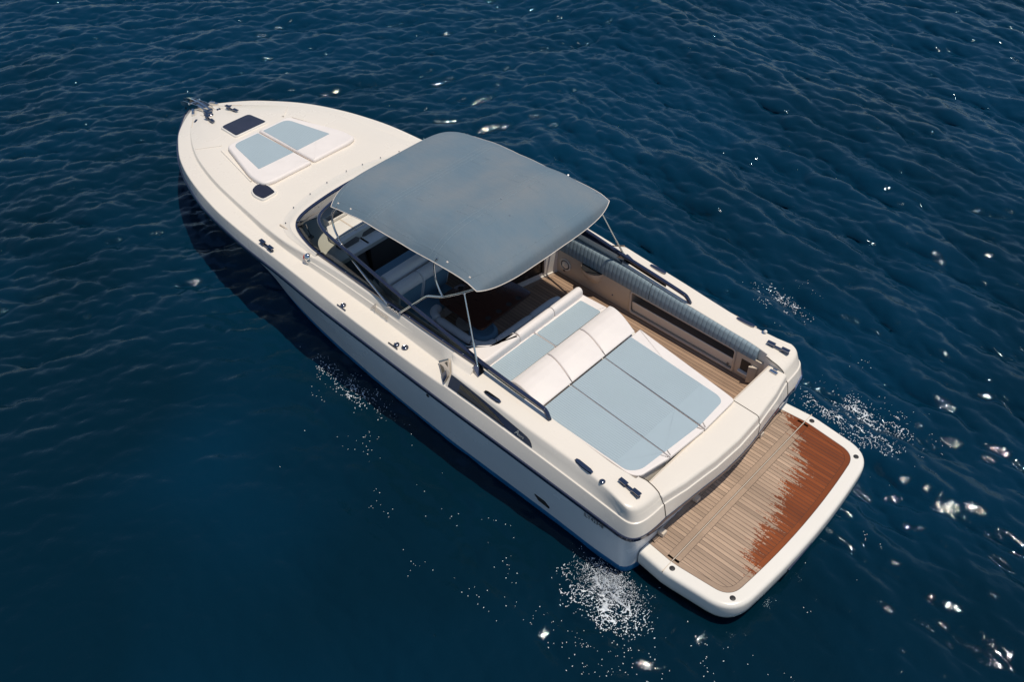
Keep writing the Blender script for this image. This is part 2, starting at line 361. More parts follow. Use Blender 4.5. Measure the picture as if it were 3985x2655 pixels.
# ================================================================ THE YACHT (bow +X, port +Y, water at z = 0)
YACHT = empty("motor_yacht", (6.5, 0, 0), "cream open motor yacht with blue-grey canvas sunshade and teak bathing platform on the sea", "yacht")

def zS(x): return 1.405-.00452*(x-9.5)**2 if x < 9.5 else 1.405-.0145*(x-9.5)**2
def zT(x): return lin(x, [1.58, 2.23, 3.06, 3.84, 4.5], [1.341, 1.369, 1.42, 1.47, 1.51])
def zC(x): return cub(x, [4.4, 7, 8, 9, 10, 11, 12, 13, 13.9], [1.585, 1.585, 1.575, 1.545, 1.505, 1.465, 1.395, 1.268, 1.155])
def zF(x): return cub(x, [8, 9, 9.5, 10.1, 11, 12, 12.9, 13.3, 13.95], [1.575, 1.565, 1.55, 1.515, 1.47, 1.425, 1.335, 1.27, 1.16])
def yS(x): return cub(x, [1.42, 2.2, 3, 3.8, 4.6, 5.5, 6.3, 7.6, 8.5, 9.2, 10.1, 10.85, 11.57, 12.24, 12.9, 13.19, 13.5, 13.75, 13.95],
                      [1.995, 2.0, 2.012, 2.02, 2.045, 2.07, 2.07, 2.03, 2.0, 1.98, 1.921, 1.80, 1.627, 1.39, 1.03, .84, .56, .29, .03])
RX = [1.42, 2.13, 2.73, 3.46, 4.7, 5.44, 6.4, 7.2, 8.5, 9.2, 9.8, 10.76, 11.8, 12.4, 13.0, 13.5, 13.9, 14.15, 14.28]
RY = [2.055, 2.08, 2.095, 2.112, 2.133, 2.135, 2.13, 2.12, 2.06, 2.04, 2.0, 1.878, 1.60, 1.36, 1.047, .72, .40, .17, .0]
RZ = [.86, .92, .958, 1.0, 1.06, 1.09, 1.12, 1.142, 1.16, 1.165, 1.164, 1.142, 1.089, 1.045, .987, .945, .91, .895, .89]
def rub(x): return Vector((x, cub(x, RX, RY), cub(x, RX, RZ)))
def xrub(x): return x+.33*min(1, max(0, (x-12)/1.95))**2
def yA(x): return cub(x, [4.98, 5.44, 6.6, 8.37, 9.1, 9.65, 10.3, 10.9, 11.74, 12.28, 13.0, 13.4, 13.95], [1.775, 1.768, 1.75, 1.764, 1.73, 1.665, 1.58, 1.49, 1.286, 1.084, .70, .43, .02])
def yB(x): return cub(x, [4.77, 7.2, 7.7, 8.2, 8.6, 9.1, 9.65, 10.3, 10.9, 11.74, 12.28, 13.0, 13.4, 13.95], [1.672, 1.66, 1.675, 1.715, 1.728, 1.70, 1.635, 1.552, 1.462, 1.258, 1.058, .68, .415, .018])
def yE(x): return cub(x, [7.6, 7.9, 8.25, 8.62, 8.75, 8.85, 8.92, 8.98, 9.03, 9.05], [1.60, 1.59, 1.547, 1.44, 1.37, 1.27, 1.08, .80, .40, .0])
def foredeck_z(x, y):
    yb = max(.02, yB(x)); zb = zC(x)-.02; t = min(1, abs(y)/yb); return zF(x)-(zF(x)-zb)*t*t

def xr(y): return lin(abs(y), [0, .35, .83, 1.40, 1.70], [1.035, 1.045, 1.10, 1.155, 1.195])
def xs_(y): return lin(abs(y), [0, .5, .8, 1.06, 1.38, 1.74], [1.045, 1.07, 1.11, 1.14, 1.205, 1.265])
def st_transom(y):
    a = xs_(y); return [(xr(y), y, .88), (a, y, 1.11), (a+.018, y, 1.115), (a+.029, y, 1.165), (a+.030, y, 1.170), (a+.04, y, 1.215), (a+.07, y, 1.238), (1.32, y, 1.245), (1.53, y, 1.25), (1.535, y, .9)]
def st_seam():
    y = 1.455; a = xs_(y); return [(xr(y), y, .88), (a, y, 1.11), (a+.018, y, 1.115), ((a+1.338)/2, y, 1.19), ((a+1.338)/2+.006, y, 1.1975), (1.32, y, 1.265), (1.42, y, 1.318), (1.53, y, 1.338), (1.64, 1.48, 1.343), (1.645, 1.48, .9)]
def st_side(x):
    R = rub(xrub(x)); S = (x, yS(x), zS(x))
    if x < 4.58:
        A = (x, yS(x)-.02, zS(x)+.003); b = lin(x, [1.46, 1.73, 2.05, 2.48, 2.95, 3.3, 3.8, 4.3, 4.55], [1.955, 1.913, 1.875, 1.876, 1.888, 1.90, 1.905, 1.912, 1.919])
    else:
        A = (x, lin(x, [4.58, 4.98], [2.03, 1.775]) if x < 4.98 else yA(x), zS(x)+.012); b = lin(x, [4.55, 4.765], [1.919, 1.725]) if x < 4.767 else yB(x)
    e = lin(x, [1.6, 1.72, 1.94, 2.53, 3.02, 4.3], [1.52, 1.53, 1.552, 1.545, 1.54, 1.56])
    if x < 4.34:
        z = zT(x); P = [(x, b, z), (x, 1.80, z+.004), (x, 1.70, z+.006), (x, e, z+.004), (x, e-.003, z-.30)]
    elif x < 4.767:
        z = zT(x); P = [(x, b, z), (x, min(b-.01, 1.79), z+.003), (x, min(b-.015, 1.70), 1.572), (x, 1.605, 1.588), (x, 1.60, 1.28)]
    elif x < 9.05:
        ee = yE(x); bb = b; zb = zC(x)-.018
        if x < 7.9: P = [(x, bb, zb), (x, bb-.03, zb+.014), (x, ee+.035, zb+.02), (x, ee, zb+.022), (x, ee-.005, zb-.3)]
        else:
            P = [(x, bb, zb)]+[(x, ee+(bb-ee)*k, foredeck_z(x, ee+(bb-ee)*k)) for k in (.66, .33, 0)]+[(x, max(0, ee-.005), foredeck_z(x, ee)-.3)]
    else:
        bb = b; P = [(x, bb, zC(x)-.02)]+[(x, bb*k, foredeck_z(x, bb*k)) for k in (.66, .33, 0)]+[(x, 0, foredeck_z(x, 0)-.001)]
    Bv, Av = Vector(P[0]), Vector(A); c = sstep(5.6, 6.1, x)*(1-sstep(7.9, 8.3, x)); D_ = Bv-Av
    k1 = Av+D_*.52+Vector((0, .010*c, 0)); k2 = Av+D_*.545+Vector((0, -.004*c, .002*c))
    return [tuple(R+Vector((0, -.012, .02))), S, A, tuple(k1), tuple(k2)]+P
def st_corner(t):
    a = st_side(1.66); a[0] = tuple(rub(1.46)+Vector((0, -.012, .02))); a[1] = (1.46, yS(1.46), zS(1.46)); a[2] = (1.46, yS(1.46)-.02, zS(1.46)+.003)
    a[3] = tuple(Vector(a[2]).lerp(Vector((1.50, 1.952, 1.341)), .5)); a[4] = tuple(Vector(a[2]).lerp(Vector((1.50, 1.952, 1.341)), .55)); a[5] = (1.50, 1.952, 1.341); a[6] = (1.56, 1.85, 1.345); a[7] = (1.6, 1.7, 1.346); a[8] = (1.66, 1.525, 1.345); a[9] = (1.66, 1.52, 1.0)
    b = st_seam(); out = []
    for p, q in zip(a, b):
        p, q = Vector(p), Vector(q); K = Vector((q.x, p.y, (p.z+q.z)/2)); h = .80
        h1 = p+(K-p)*h; h2 = q+(K-q)*h; out.append(tuple(p*(1-t)**3+h1*3*t*(1-t)**2+h2*3*t*t*(1-t)+q*t**3))
    return out
FR = [0, .022, .014, .004, .004, .030, .02, .015, .012, 0]
def sec(P): return fillet(P, FR, 3)
rows = []
for y in (0, .15, .3, .5, .7, .9, 1.06, 1.2, 1.3, 1.38, 1.452): rows.append(sec(st_transom(y)))
FRc = [0, .04, .02, .01, .01, .10, .08, .03, .015, 0]
for k in range(0, 13): rows.append(fillet(st_corner(1-k/12), [a*(1-k/12)+b*k/12 for a, b in zip(FRc, FR)], 3))
xsl = [1.72, 1.85]+[2+.15*i for i in range(15)]+[4.25, 4.337, 4.343, 4.45, 4.54, 4.58, 4.65, 4.72, 4.765, 4.77, 4.85, 4.92, 4.98]+[5.1+.15*i for i in range(19)]+[7.88, 7.92]+[8+.1*i for i in range(6)]
xsl += [8.6, 8.66, 8.72, 8.77, 8.82, 8.86, 8.89, 8.92, 8.95, 8.98, 9.0, 9.02, 9.035, 9.045, 9.055]+[9.15+.15*i for i in range(24)]+[12.7+.1*i for i in range(12)]+[13.86, 13.91, 13.95]
for x in xsl: rows.append(sec(st_side(x)))
mb = MB().loft(rows); mb.mirror()
deck = mb.build("deck", GEL, YACHT, smooth=38, weld=.0008)
tag(deck, "cream moulded deck with raised foredeck and side coamings")

# hull shell ------------------------------------------------------
WX = [1.46, 1.84, 2.64, 4.36, 5.2, 7.18, 8.47, 9.76, 10.8, 11.6, 12.0, 12.3]
WY = [1.985, 2.0, 1.985, 1.99, 1.966, 1.85, 1.70, 1.42, 1.05, .62, .34, .0]
def hull_col(r, wl):
    """rub point r, waterline point wl -> list of points from rub down to z=.1 and from there to the keel"""
    d = wl-r; flare = .10*sstep(6, 12, r.x)
    up = []
    for t in (0, .12, .3, .5, .7, .85, 1):
        k = t*(r.z-.13)/r.z; p = r+d*k; p.y -= flare*math.sin(math.pi*k)*(1 if r.y > .3 else r.y/.3); p.y = max(p.y, 0); up.append(p)
    dn = [up[-1], wl.copy(), Vector((wl.x-.05, wl.y*.93, -.25)), Vector((wl.x-.2, wl.y*.4, -.6))]
    return up, dn
ups, dns = [], []
for y in (0, .5, 1.0, 1.45):
    u_, d_ = hull_col(Vector((xr(y)+.02, y, .87)), Vector((1.30, y, 0))); 
    u_ = [Vector((xr(y)+.03 if i == 0 else 1.27, y, .87-.74*i/6)) for i in range(7)]; d_ = [u_[-1], Vector((1.28, y, 0)), Vector((1.3, y, -.25)), Vector((1.4, y*.6, -.6))]
    ups.append(u_); dns.append(d_)
c0, c1 = [], []
sd_u, sd_d = hull_col(rub(1.46), Vector((1.46, 1.985, 0)))
for k in range(1, 9):
    t = k/8; cu, cdn = [], []
    for a, b, L in [(p, q, cu) for p, q in zip(sd_u, ups[3])]+[(p, q, cdn) for p, q in zip(sd_d, dns[3])]:
        K = Vector((b.x, a.y, (a.z+b.z)/2)); h1 = b+(K-b)*.78; h2 = a+(K-a)*.78
        L.append(b*(1-t)**3+h1*3*t*(1-t)**2+h2*3*t*t*(1-t)+a*t**3)
    ups.append(cu); dns.append(cdn)
for i in range(1, 71):
    s = i/70; xq = 1.46+(14.28-1.46)*s; xw = 1.46+(12.3-1.46)*s
    a, b = hull_col(rub(xq), Vector((xw, cub(xw, WX, WY), 0))); ups.append(a); dns.append(b)
hull = MB().loft(ups).mirror().build("hull", HULL, YACHT, smooth=50)
tag(hull, "pale hull side in shade above the waterline")
MB().loft(dns).mirror().build("bottom_paint", BLUEP, hull, smooth=50)
# rub rail all round
path = [(xr(y)+.004, y, .872) for y in np.linspace(-1.45, 1.45, 21)]
pc = []
for k in range(1, 10):
    t = k/10; a = Vector((xr(1.45)+.004, 1.45, .872)); b = rub(1.46); K = Vector((a.x, b.y, .87))
    h1 = a+(K-a)*.8; h2 = b+(K-b)*.8; pc.append(a*(1-t)**3+h1*3*t*(1-t)**2+h2*3*t*t*(1-t)+b*t**3)
side = [rub(x) for x in np.linspace(1.46, 13.9, 60)]+[rub(x) for x in (14.0, 14.1, 14.18, 14.24, 14.275)]
half = pc+side; allp = [Vector((p.x, -p.y, p.z)) for p in reversed(half)]+[Vector(p) for p in path]+half
prof = [(.012, -.030), (-.020, -.030), (-.036, -.015), (-.038, .004), (-.022, .024), (.012, .028)]
prof = [(-a, b) for a, b in prof]
rr = MB().sweep(allp, prof, cap=True).build("rub_rail", NAVY, hull, smooth=50)
st = MB().sweep(allp, [(.020, .016), (.040, .0075), (.043, -.002), (.040, -.009), (.034, -.013)], closed=False).build("rub_strip", STEEL, hull, smooth=60)
tag(rr, "dark rub rail with a polished strip")
# hull vent and outlet
for (x, z, s) in ((2.75, .345, 1), (2.75, .345, -1)):
    y = 2.045*s; v = [(x+.135, y, z+.04), (x+.06, y, z-.03), (x-.13, y, z-.042), (x-.05, y, z+.036)]
    MB().loft([[Vector(p) for p in v], [Vector(p)+Vector((0, -.03*s, 0)) for p in v]], closed=True, cap=True).build("hull_vent", DARK, hull, smooth=0)
MB().lathe((4.88, 2.112, .965), [(.0, .012), (.03, .012), (.034, 0)], 14, (0, 1, 0)).build("drain_outlet", DARK, hull)

# ---------------------------------------------------------------- lettering
def letters(name, body, size, origin, xd, yd, mat, parent, shear=0, ext=.001, xs=1.0, space=1.0):
    cu = bpy.data.curves.new(name, 'FONT'); cu.body = body; cu.size = size; cu.extrude = ext; cu.shear = shear; cu.space_character = space
    t = bpy.data.objects.new(name, cu); COL.objects.link(t)
    dg = bpy.context.evaluated_depsgraph_get(); me = bpy.data.meshes.new_from_object(t.evaluated_get(dg))
    bpy.data.objects.remove(t)
    xd = Vector(xd).normalized(); yd = Vector(yd); yd = (yd-xd*yd.dot(xd)).normalized(); zd = xd.cross(yd)
    for v in me.vertices: v.co = Vector(origin)+xd*v.co.x*xs+yd*v.co.y+zd*v.co.z
    me.materials.clear(); me.materials.append(mat)
    o = bpy.data.objects.new(name, me); COL.objects.link(o); attach(o, parent); return o
letters("name_lettering", "A", .20, (6.49, 1.752, 1.405), (-1, .015, 0), (.0, -.33, 1), LETTER, deck, shear=.3, xs=.9)
letters("name_lettering", "moris", .125, (6.365, 1.750, 1.408), (-1, .015, 0), (0, -.33, 1), LETTER, deck, shear=.3, xs=.9)
letters("boat_name", "Roberta", .15, (1.127, -1.56, .905), (.22, -1, 0), (.05, 0, 1), LETBLUE, deck, shear=.45, xs=.62, ext=.004)
letters("registration_number", "ILY42348", .115, (1.985, 2.094, .80), (-1, -.035, 0), (0, .07, 1), LETBLK, hull, xs=.72, ext=.002)

# ---------------------------------------------------------------- windshield plinth round the front of the opening
cl = [(x, yE(x)) for x in (7.9, 8.1, 8.3, 8.5, 8.62, 8.7, 8.77, 8.83, 8.87, 8.9, 8.93, 8.955, 8.98, 9.0, 9.02, 9.035, 9.047)]
fullc = cl+[(9.05, 0)]+[(x, -y) for x, y in reversed(cl)]
rows = []
for i, (x, y) in enumerate(fullc):
    a = Vector(fullc[max(0, i-1)]); b = Vector(fullc[min(len(fullc)-1, i+1)]); t = (b-a).normalized(); n = Vector((-t.y, t.x)) if True else 0
    n = -n if (n.dot(Vector((x-7.3, y))) < 0) else n
    wd = lin(x, [7.9, 8.3, 8.8, 9.05], [.06, .10, .22, .36]); row = []
    for off, h in ((1.0, .003), (.86, .012), (.52, .030), (.46, .040), (.1, .046), (.0, .044), (-.04/wd if wd else 0, .036), (-.05/wd, -.12)):
        q = Vector((x, y))+n*wd*off; row.append(Vector((q.x, q.y, foredeck_z(min(q.x, 12), min(abs(q.y), yB(q.x)))+h)))
    rows.append(row)
MB().loft(rows).build("windshield_plinth", GEL, deck, smooth=30)
for (x, y) in ((9.255, 1.1), (9.351, .67), (9.404, .26), (9.434, -.2), (9.386, -.53), (9.324, -.9), (9.24, -1.27), (9.01, 1.455), (8.26, 1.60), (7.97, 1.62)):
    MB().lathe((x-.06, y*.985, foredeck_z(x-.06, y)+.022), [(.012, .004), (.010, .014), (.0, .016)], 8).build("snap_fastener", DSTEEL, deck)
# recess line (transverse crease) and foredeck panel edges, slim raised ribs
def rib(pts, wd, h, name="deck_seam", mat=GEL):
    P = [Vector((x, y, foredeck_z(x, y))) for x, y in pts]
    return MB().sweep(P, [(-wd, -.002), (-wd*.6, h), (wd*.6, h), (wd, -.002)], closed=False).build(name, mat, deck, smooth=30)
for s in (1, -1):
    rib([(12.24, 1.04*s), (12.05, .85*s), (11.90, .70*s)], .022, .014)
    rib([(11.74, .80*s), (11.1, .93*s), (10.45, 1.06*s)], .016, .016)

# ---------------------------------------------------------------- windshield: glass, frames, brackets
LOW = [(4.36, 1.625, 1.605), (5.3, 1.625, 1.612), (6.2, 1.61, 1.612), (6.8, 1.60, 1.612), (7.6, 1.585, 1.605), (7.9, 1.575, 1.60), (8.17, 1.545, 1.60), (8.5, 1.465, 1.60), (8.72, 1.36, 1.603), (8.84, 1.22, 1.606), (8.91, 1.02, 1.61), (8.96, .75, 1.613), (9.0, .4, 1.616), (9.02, 0, 1.617)]
UPP = [(4.38, 1.585, 1.65), (5.24, 1.575, 1.755), (5.9, 1.562, 1.825), (6.4, 1.55, 1.89), (7.03, 1.533, 1.98), (7.34, 1.52, 2.0), (7.64, 1.49, 2.005), (7.89, 1.44, 2.01), (8.10, 1.34, 2.01), (8.22, 1.20, 2.01), (8.29, 1.0, 2.01), (8.35, .7, 2.012), (8.39, .35, 2.014), (8.40, 0, 2.015)]
def both(P): return P+[(x, -y, z) for x, y, z in reversed(P[:-1])]
lo = smooth_path(both(LOW), 4); up = smooth_path(both(UPP), 4)
WS = MB().loft([[a.lerp(b, t) for t in (0, .35, .7, 1)] for a, b in zip(lo, up)]).build("windshield", GLASS, YACHT, smooth=60)
tag(WS, "smoked wraparound windshield with dark blue frame")
MB().sweep(lo, [(-.03, .014), (-.03, -.02), (.034, -.02), (.034, .006), (.02, .016)]).build("lower_frame", NAVY, WS, smooth=40)
MB().tube(up, .029, 10, .75).build("upper_frame", NAVY, WS, smooth=60)
for s in (1, -1):
    MB().tube([(8.78, 1.33*s, 1.62), (8.35, 1.26*s, 1.86), (8.16, 1.27*s, 2.0)], .011, 8).build("glass_joint", NAVY, WS)
    MB().tube([(8.62, 1.40*s, 1.655), (8.60, 1.395*s, 1.70)], .03, 10).build("wiper_hub", BLACK, WS)
    for x in (5.02, 5.72, 6.4, 7.2, 7.95, 4.62):
        a = lin(x, [q[0] for q in LOW], [q[1] for q in LOW]); MB().sphere((x, (a+.012)*s, lin(x, [q[0] for q in LOW], [q[2] for q in LOW])+.016), .009, 8, 5).build("frame_screw", STEEL, WS)
MB().tube([(8.40, 1.40, 1.80), (8.24, 1.455, 1.70)], .010, 6).build("wiper_arm", BLACK, WS)
MB().lathe((8.235, 1.452, 1.655), [(.045, 0), (.05, .012), (.03, .03), (.018, .05), (0, .05)], 12).build("wiper_pivot", BLACK, WS)
# hand rails aft of the windshield
for s in (1, -1):
    P = [(4.40, 1.585*s, 1.645), (4.1, 1.585*s, 1.620), (3.7, 1.582*s, 1.592), (3.25, 1.575*s, 1.556), (3.14, 1.575*s, 1.540), (3.10, 1.578*s, 1.51), (3.04, 1.59*s, 1.424)]
    q = [(-.027, -.022), (.027, -.022), (.029, .012), (.018, .022), (-.018, .022), (-.029, .012)]
    MB().sweep(fillet(P, .05, 4), q, up=(0.25, 0, 1)).build("hand_rail", NAVY, YACHT, smooth=40, bevel=.003)
    MB().sweep([(4.42, 1.585*s, 1.592), (3.9, 1.583*s, 1.545), (3.5, 1.58*s, 1.515)], [(-.006, -.03), (.006, -.03), (.006, .07), (-.006, .07)]).build("rail_fin", GLASS, YACHT, smooth=0)
    # bracket where the strut meets the rail: dark wedge plate
    v = [(4.365, 1.705*s, 1.585), (4.25, 1.735*s, zT(4.25)+.012), (4.255, 1.60*s, zT(4.26)+.012), (4.39, 1.56*s, 1.62)]
    MB().loft([[Vector(p)+Vector((-.02, 0, .008)) for p in v], [Vector(p)+Vector((.06, 0, -.06)) for p in v]], closed=True, cap=True).build("strut_bracket", DSTEEL, YACHT, smooth=0)

# ---------------------------------------------------------------- swim platform
def plat_outline(ins, x0=1.27, yx=0):
    """half outline from fore port corner to aft centre; ins = inset"""
    sy = lambda x: lin(x, [-.2, .12, .85, 1.35], [1.733, 1.765, 1.835, 1.79])-ins
    ax = lambda y: -.258+.076*(y/1.41)**2+ins
    r = max(.12, .36-ins*.7); yc = sy(ax(1.6)); c = Vector((ax(yc), yc, 0)); p0 = Vector((c.x+r, sy(c.x+r), 0)); p1 = Vector((ax(yc-r), yc-r, 0))
    P = [(x, sy(x)) for x in np.linspace(x0, p0.x, 9)]+[tuple((p0*(1-t)**2+c*2*t*(1-t)+p1*t*t)[:2]) for t in np.linspace(.1, .9, 9)]+[(ax(y), y) for y in np.linspace(p1.y, 0, 8)]
    return P
def closed_outline(ins, x0=1.27):
    h = [(p.x, p.y) for p in smooth_path([(x, y, 0) for x, y in plat_outline(ins, x0)], 1)]
    return h+[(x, -y) for x, y in reversed(h[:-1])]
rows = []
for ins, z in ((.10, .05), (.03, .09), (.005, .15), (0, .22), (0, .335), (.006, .360), (.020, .381), (.042, .391), (.07, .395), (.19, .396), (.195, .385)):
    rows.append([Vector((x, y, z)) for x, y in closed_outline(ins)])
plat = MB().loft(rows).build("swim_platform", GELW, YACHT, smooth=50)
tag(plat, "white rimmed bathing platform with laid teak, half wet")
t_o = closed_outline(.19, 1.272); n = len(t_o)
MB().prism(t_o, .372, .390).build("caulk_bed", CAULK, plat, smooth=0)
# margin planks (frame) : between inset .195 and .265, split along the transverse seam
def ring(i0, i1, xa, xb, z0, z1):
    """teak margin ring for x in [xa,xb], open on the straight sides"""
    a = [p for p in closed_outline(i0) if xa-1e-6 <= p[0] <= xb+1e-6]; b = [p for p in closed_outline(i1) if xa-1e-6 <= p[0] <= xb+1e-6]
    return a, b
def side_margin(xa, xb, s):
    hs = [(p.x, p.y) for p in smooth_path([(x, y, 0) for x, y in plat_outline(.197)], 1)]; ys = lambda x: float(np.interp(-x, [-p[0] for p in hs if p[1] > 1.2], [p[1] for p in hs if p[1] > 1.2]))
    X = np.linspace(xb, xa, 6); o = [(x, ys(x)*s) for x in X]+[(x, (ys(x)-.062)*s) for x in X[::-1]]
    return o
mg = MB()
for s in (1, -1): mg.prism(side_margin(.885, 1.268, s), .384, .3935)
mg.box(1.205, 1.268, -1.56, 1.56, .384, .3935)
mg.box(.885, .965, -1.60, 1.60, .384, .3935); mg.box(.792, .862, -1.60, 1.60, .384, .3935)
# aft horseshoe
ho = [(p.x, p.y) for p in smooth_path([(x, y, 0) for x, y in plat_outline(.197, .862)], 1)]
hi = [(p.x, p.y) for p in smooth_path([(x, y, 0) for x, y in plat_outline(.268, .862)], 1)]
m_ = min(len(ho), len(hi)); ho, hi = ho[-m_:], hi[-m_:]
full_o = ho+[(x, -y) for x, y in reversed(ho[:-1])]; full_i = hi+[(x, -y) for x, y in reversed(hi[:-1])]
mg.loft([[Vector((a[0], a[1], z)) for a in full] for full, z in ((full_o, .384), (full_o, .3935), (full_i, .3935), (full_i, .384))])
mg.build("margin_planks", TEAK_B, plat, smooth=0, weld=0)
# plank fields
fi = [(p.x, p.y) for p in smooth_path([(x, y, 0) for x, y in plat_outline(.272, .787)], 1)]
fld = list(fi); fld = fld+[(x, -y) for x, y in reversed(fld[:-1])]
fld2 = [(.969, 1.565), (1.201, 1.555), (1.201, -1.555), (.969, -1.565)]
MB().prism(fld, .384, .3932).prism(fld2, .384, .3932).build("teak_planks", TEAK_P, plat, smooth=0, weld=0)
MB().box(.868, .878, -1.828, 1.828, .30, .3960).build("hinge_seam", LINER, plat, smooth=0)
for x, y in ((.805, 1.712), (0.0, 1.545), (0.0, -1.545), (.805, -1.712)):
    f = MB().lathe((x, y, .393), [(.0, .010), (.022, .010), (.037, .006), (.040, 0)], 18).build("platform_fitting", BLACK, plat)
MB().box(-.272, -.245, .05, .62, .225, .255).build("ladder_hatch", DSTEEL, plat, smooth=0, bevel=.004)
# transom fittings between rub rail and platform
for y in (1.38, .62, -.12, -.95): MB().box(1.17, 1.26, y-.045, y+.045, .40, .47).build("platform_bracket", LINER, plat, smooth=0, bevel=.006)
MB().lathe((1.14, -.10, .73), [(.05, 0), (.055, .02), (.03, .04), (0, .04)], 14, (-1, 0, 0)).build("shower_fitting", STEEL, deck)
MB().tube([(1.19, 1.78, .80), (1.16, 1.45, .745), (1.15, 1.25, .735), (1.14, 1.20, .78)], .006, 6).build("transom_line", DSTEEL, deck)
for k in range(14): MB().sphere((1.235, 1.3-.2*k, .74), .008, 6, 4).build("transom_screw", DSTEEL, deck)
# gate and panel seams on the transom top, drawn as thin open grooves
def groove(P, name="panel_seam", wdt=.005, mat=None):
    return MB().sweep([Vector(p) for p in P], [(-wdt, -.004), (-wdt, .0025), (wdt, .0025), (wdt, -.004)]).build(name, mat or CAULK, deck, smooth=0)
def tr_line(y, y2=None):
    y2 = y if y2 is None else y2; a = [Vector(p) for p in sec(st_transom(abs(y)))]; return [(p.x-.001, y if p.y >= 0 else y, p.z+.001) for p in a if p.z > .86 and p.x < 1.525]
groove(tr_line(-.52), "gate_seam"); groove([(1.51, 1.44, 1.252), (1.51, 0, 1.252), (1.51, -.5, 1.252)], "panel_seam", .004, LINER)
sm = [Vector(p) for p in fillet(st_seam(), FRc, 3)]
for s in (1, -1): groove([(p.x-.002, (p.y-.002)*s, p.z+.002) for p in sm if p.x < 1.63], "panel_seam", .006)
g = MB().box(1.36, 1.48, -1.385, -1.335, 1.252, 1.268).box(1.385, 1.455, -1.41, -1.39, 1.27, 1.285)
g.build("gate_latch", STEEL, deck, smooth=0, bevel=.004)
# ---------------------------------------------------------------- cockpit: sole, walls, bulkhead, dash
CK = MB()
floor = MB().box(1.56, 6.9, -1.475, 1.5, .66, .70).build("cockpit_sole", TEAK_F, YACHT, smooth=0)
tag(floor, "laid teak cockpit floor")
mg = MB().box(1.62, 5.55, -1.474, -1.405, .7005, .7035); mg.box(4.86, 4.95, .45, -1.40, .7005, .7035)
mg.prism([(5.60, -1.40), (5.74, -.55), (5.66, -.53), (5.52, -1.38)], .7005, .7035)
mg.build("margin_planks", TEAK_B, floor, smooth=0)
MB().box(1.53, 1.548, -1.476, -.49, .66, 1.243).build("gate_front", LINER, YACHT, smooth=0)
inn = MB()
# starboard inner wall with the long storage pocket cut through it, and the deep end of the corridor
W = -1.476
inn.box(1.545, 2.10, W-.02, W, .66, 1.165).box(4.04, 5.70, W-.02, W, .66, 1.165)
inn.box(2.10, 4.04, W-.02, W, 1.15, 1.165).box(2.10, 4.04, W-.02, W, .66, .735)
inn.box(2.06, 4.08, W-.42, W-.40, .66, 1.36).box(2.06, 4.08, W-.42, W-.02, .70, .735).box(2.06, 4.08, W-.40, W-.02, 1.20, 1.22)
inn.box(2.06, 2.10, W-.40, W-.021, .735, 1.20).box(4.04, 4.08, W-.40, W-.021, .735, 1.20)
wall = inn.build("inner_wall", LINER, YACHT, smooth=0)
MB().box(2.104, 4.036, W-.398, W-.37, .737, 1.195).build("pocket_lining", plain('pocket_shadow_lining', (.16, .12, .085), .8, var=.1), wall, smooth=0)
fr = fillet([(2.10, 0, .735), (4.04, 0, .735), (4.04, 0, 1.155), (2.10, 0, 1.155), (2.10, 0, .735)], .06, 4); fr = [Vector((p.x, W+.004, p.z)) for p in fr]
MB().tube(fr, .022, 8).build("pocket_rim", LINER, wall, smooth=60)
# leaning cream flap in the pocket
MB().loft([[Vector((x, y, z)) for y, z in ((W-.045, .742), (W-.035, .75), (W-.012, .935), (W-.018, .945), (W-.03, .94), (W-.06, .742))] for x in (2.125, 4.02)], closed=True, cap=True).build("pocket_flap", GELW, wall, smooth=0, bevel=.008)
MB().lathe((2.20, W-.028, .79), [(.0, .015), (.02, .012), (.022, 0)], 10, (0, 1, 0)).build("pocket_catch", DSTEEL, wall)
# small recessed control box near the gate
MB().box(1.83, 1.985, W-.001, W+.004, .83, 1.06).build("control_recess", plain('control_recess_dark', (.05, .038, .03), .6), wall, smooth=0)
MB().loft([[Vector((x, y, z)) for y, z in ((W, .80), (W+.055, .83), (W+.05, .845), (W, .85))] for x in (1.81, 2.0)], closed=True, cap=True).build("control_sill", GELW, wall, smooth=0)
MB().loft([[Vector((x, y, z)) for x, y in ((1.80, W), (1.83, W+.06), (1.82, W+.075), (1.72, W+.03), (1.70, W))] for z in (.74, 1.05)], closed=True, cap=True).build("control_cheek", LINER, wall, smooth=0)
MB().sphere((1.86, W+.005, .755), .02, 8, 6).build("control_knob", STEEL, wall)
MB().sphere((4.40, W+.003, .86), .014, 8, 6).build("wall_stud", DSTEEL, wall); MB().sphere((5.42, W+.003, .80), .02, 6, 4).build("wall_socket", DARK, wall)
# speaker
sp = MB().lathe((5.40, W, .93), [(.115, 0), (.118, .012), (.10, .018), (.09, .010), (.075, .012), (.03, .022), (0, .024)], 28, (0, 1, 0)).build("speaker", GELW, wall)
MB().lathe((5.40, W+.013, .93), [(.088, .0), (.084, .003), (.080, 0)], 28, (0, 1, 0)).build("speaker_ring", CONSOLE_SHADE_GREY, sp)
# drink pocket (cup holder shelf) : half bowl bulging from the wall
rows = []
for z, r, d in ((1.17, .215, .155), (1.12, .21, .15), (1.02, .18, .10), (.94, .13, .05), (.88, .06, .003)):
    rows.append([Vector((4.83+math.cos(a)*r, W+math.sin(a)*d, z)) for a in np.linspace(0, math.pi, 17)])
cup = MB().loft(rows).build("drink_pocket", LINER, wall, smooth=60)
MB().prism([(4.83+math.cos(a)*.20, W+.002+math.sin(a)*.14) for a in np.linspace(0, math.pi, 17)], 1.150, 1.168).build("pocket_mat", BLACK, cup, smooth=0)
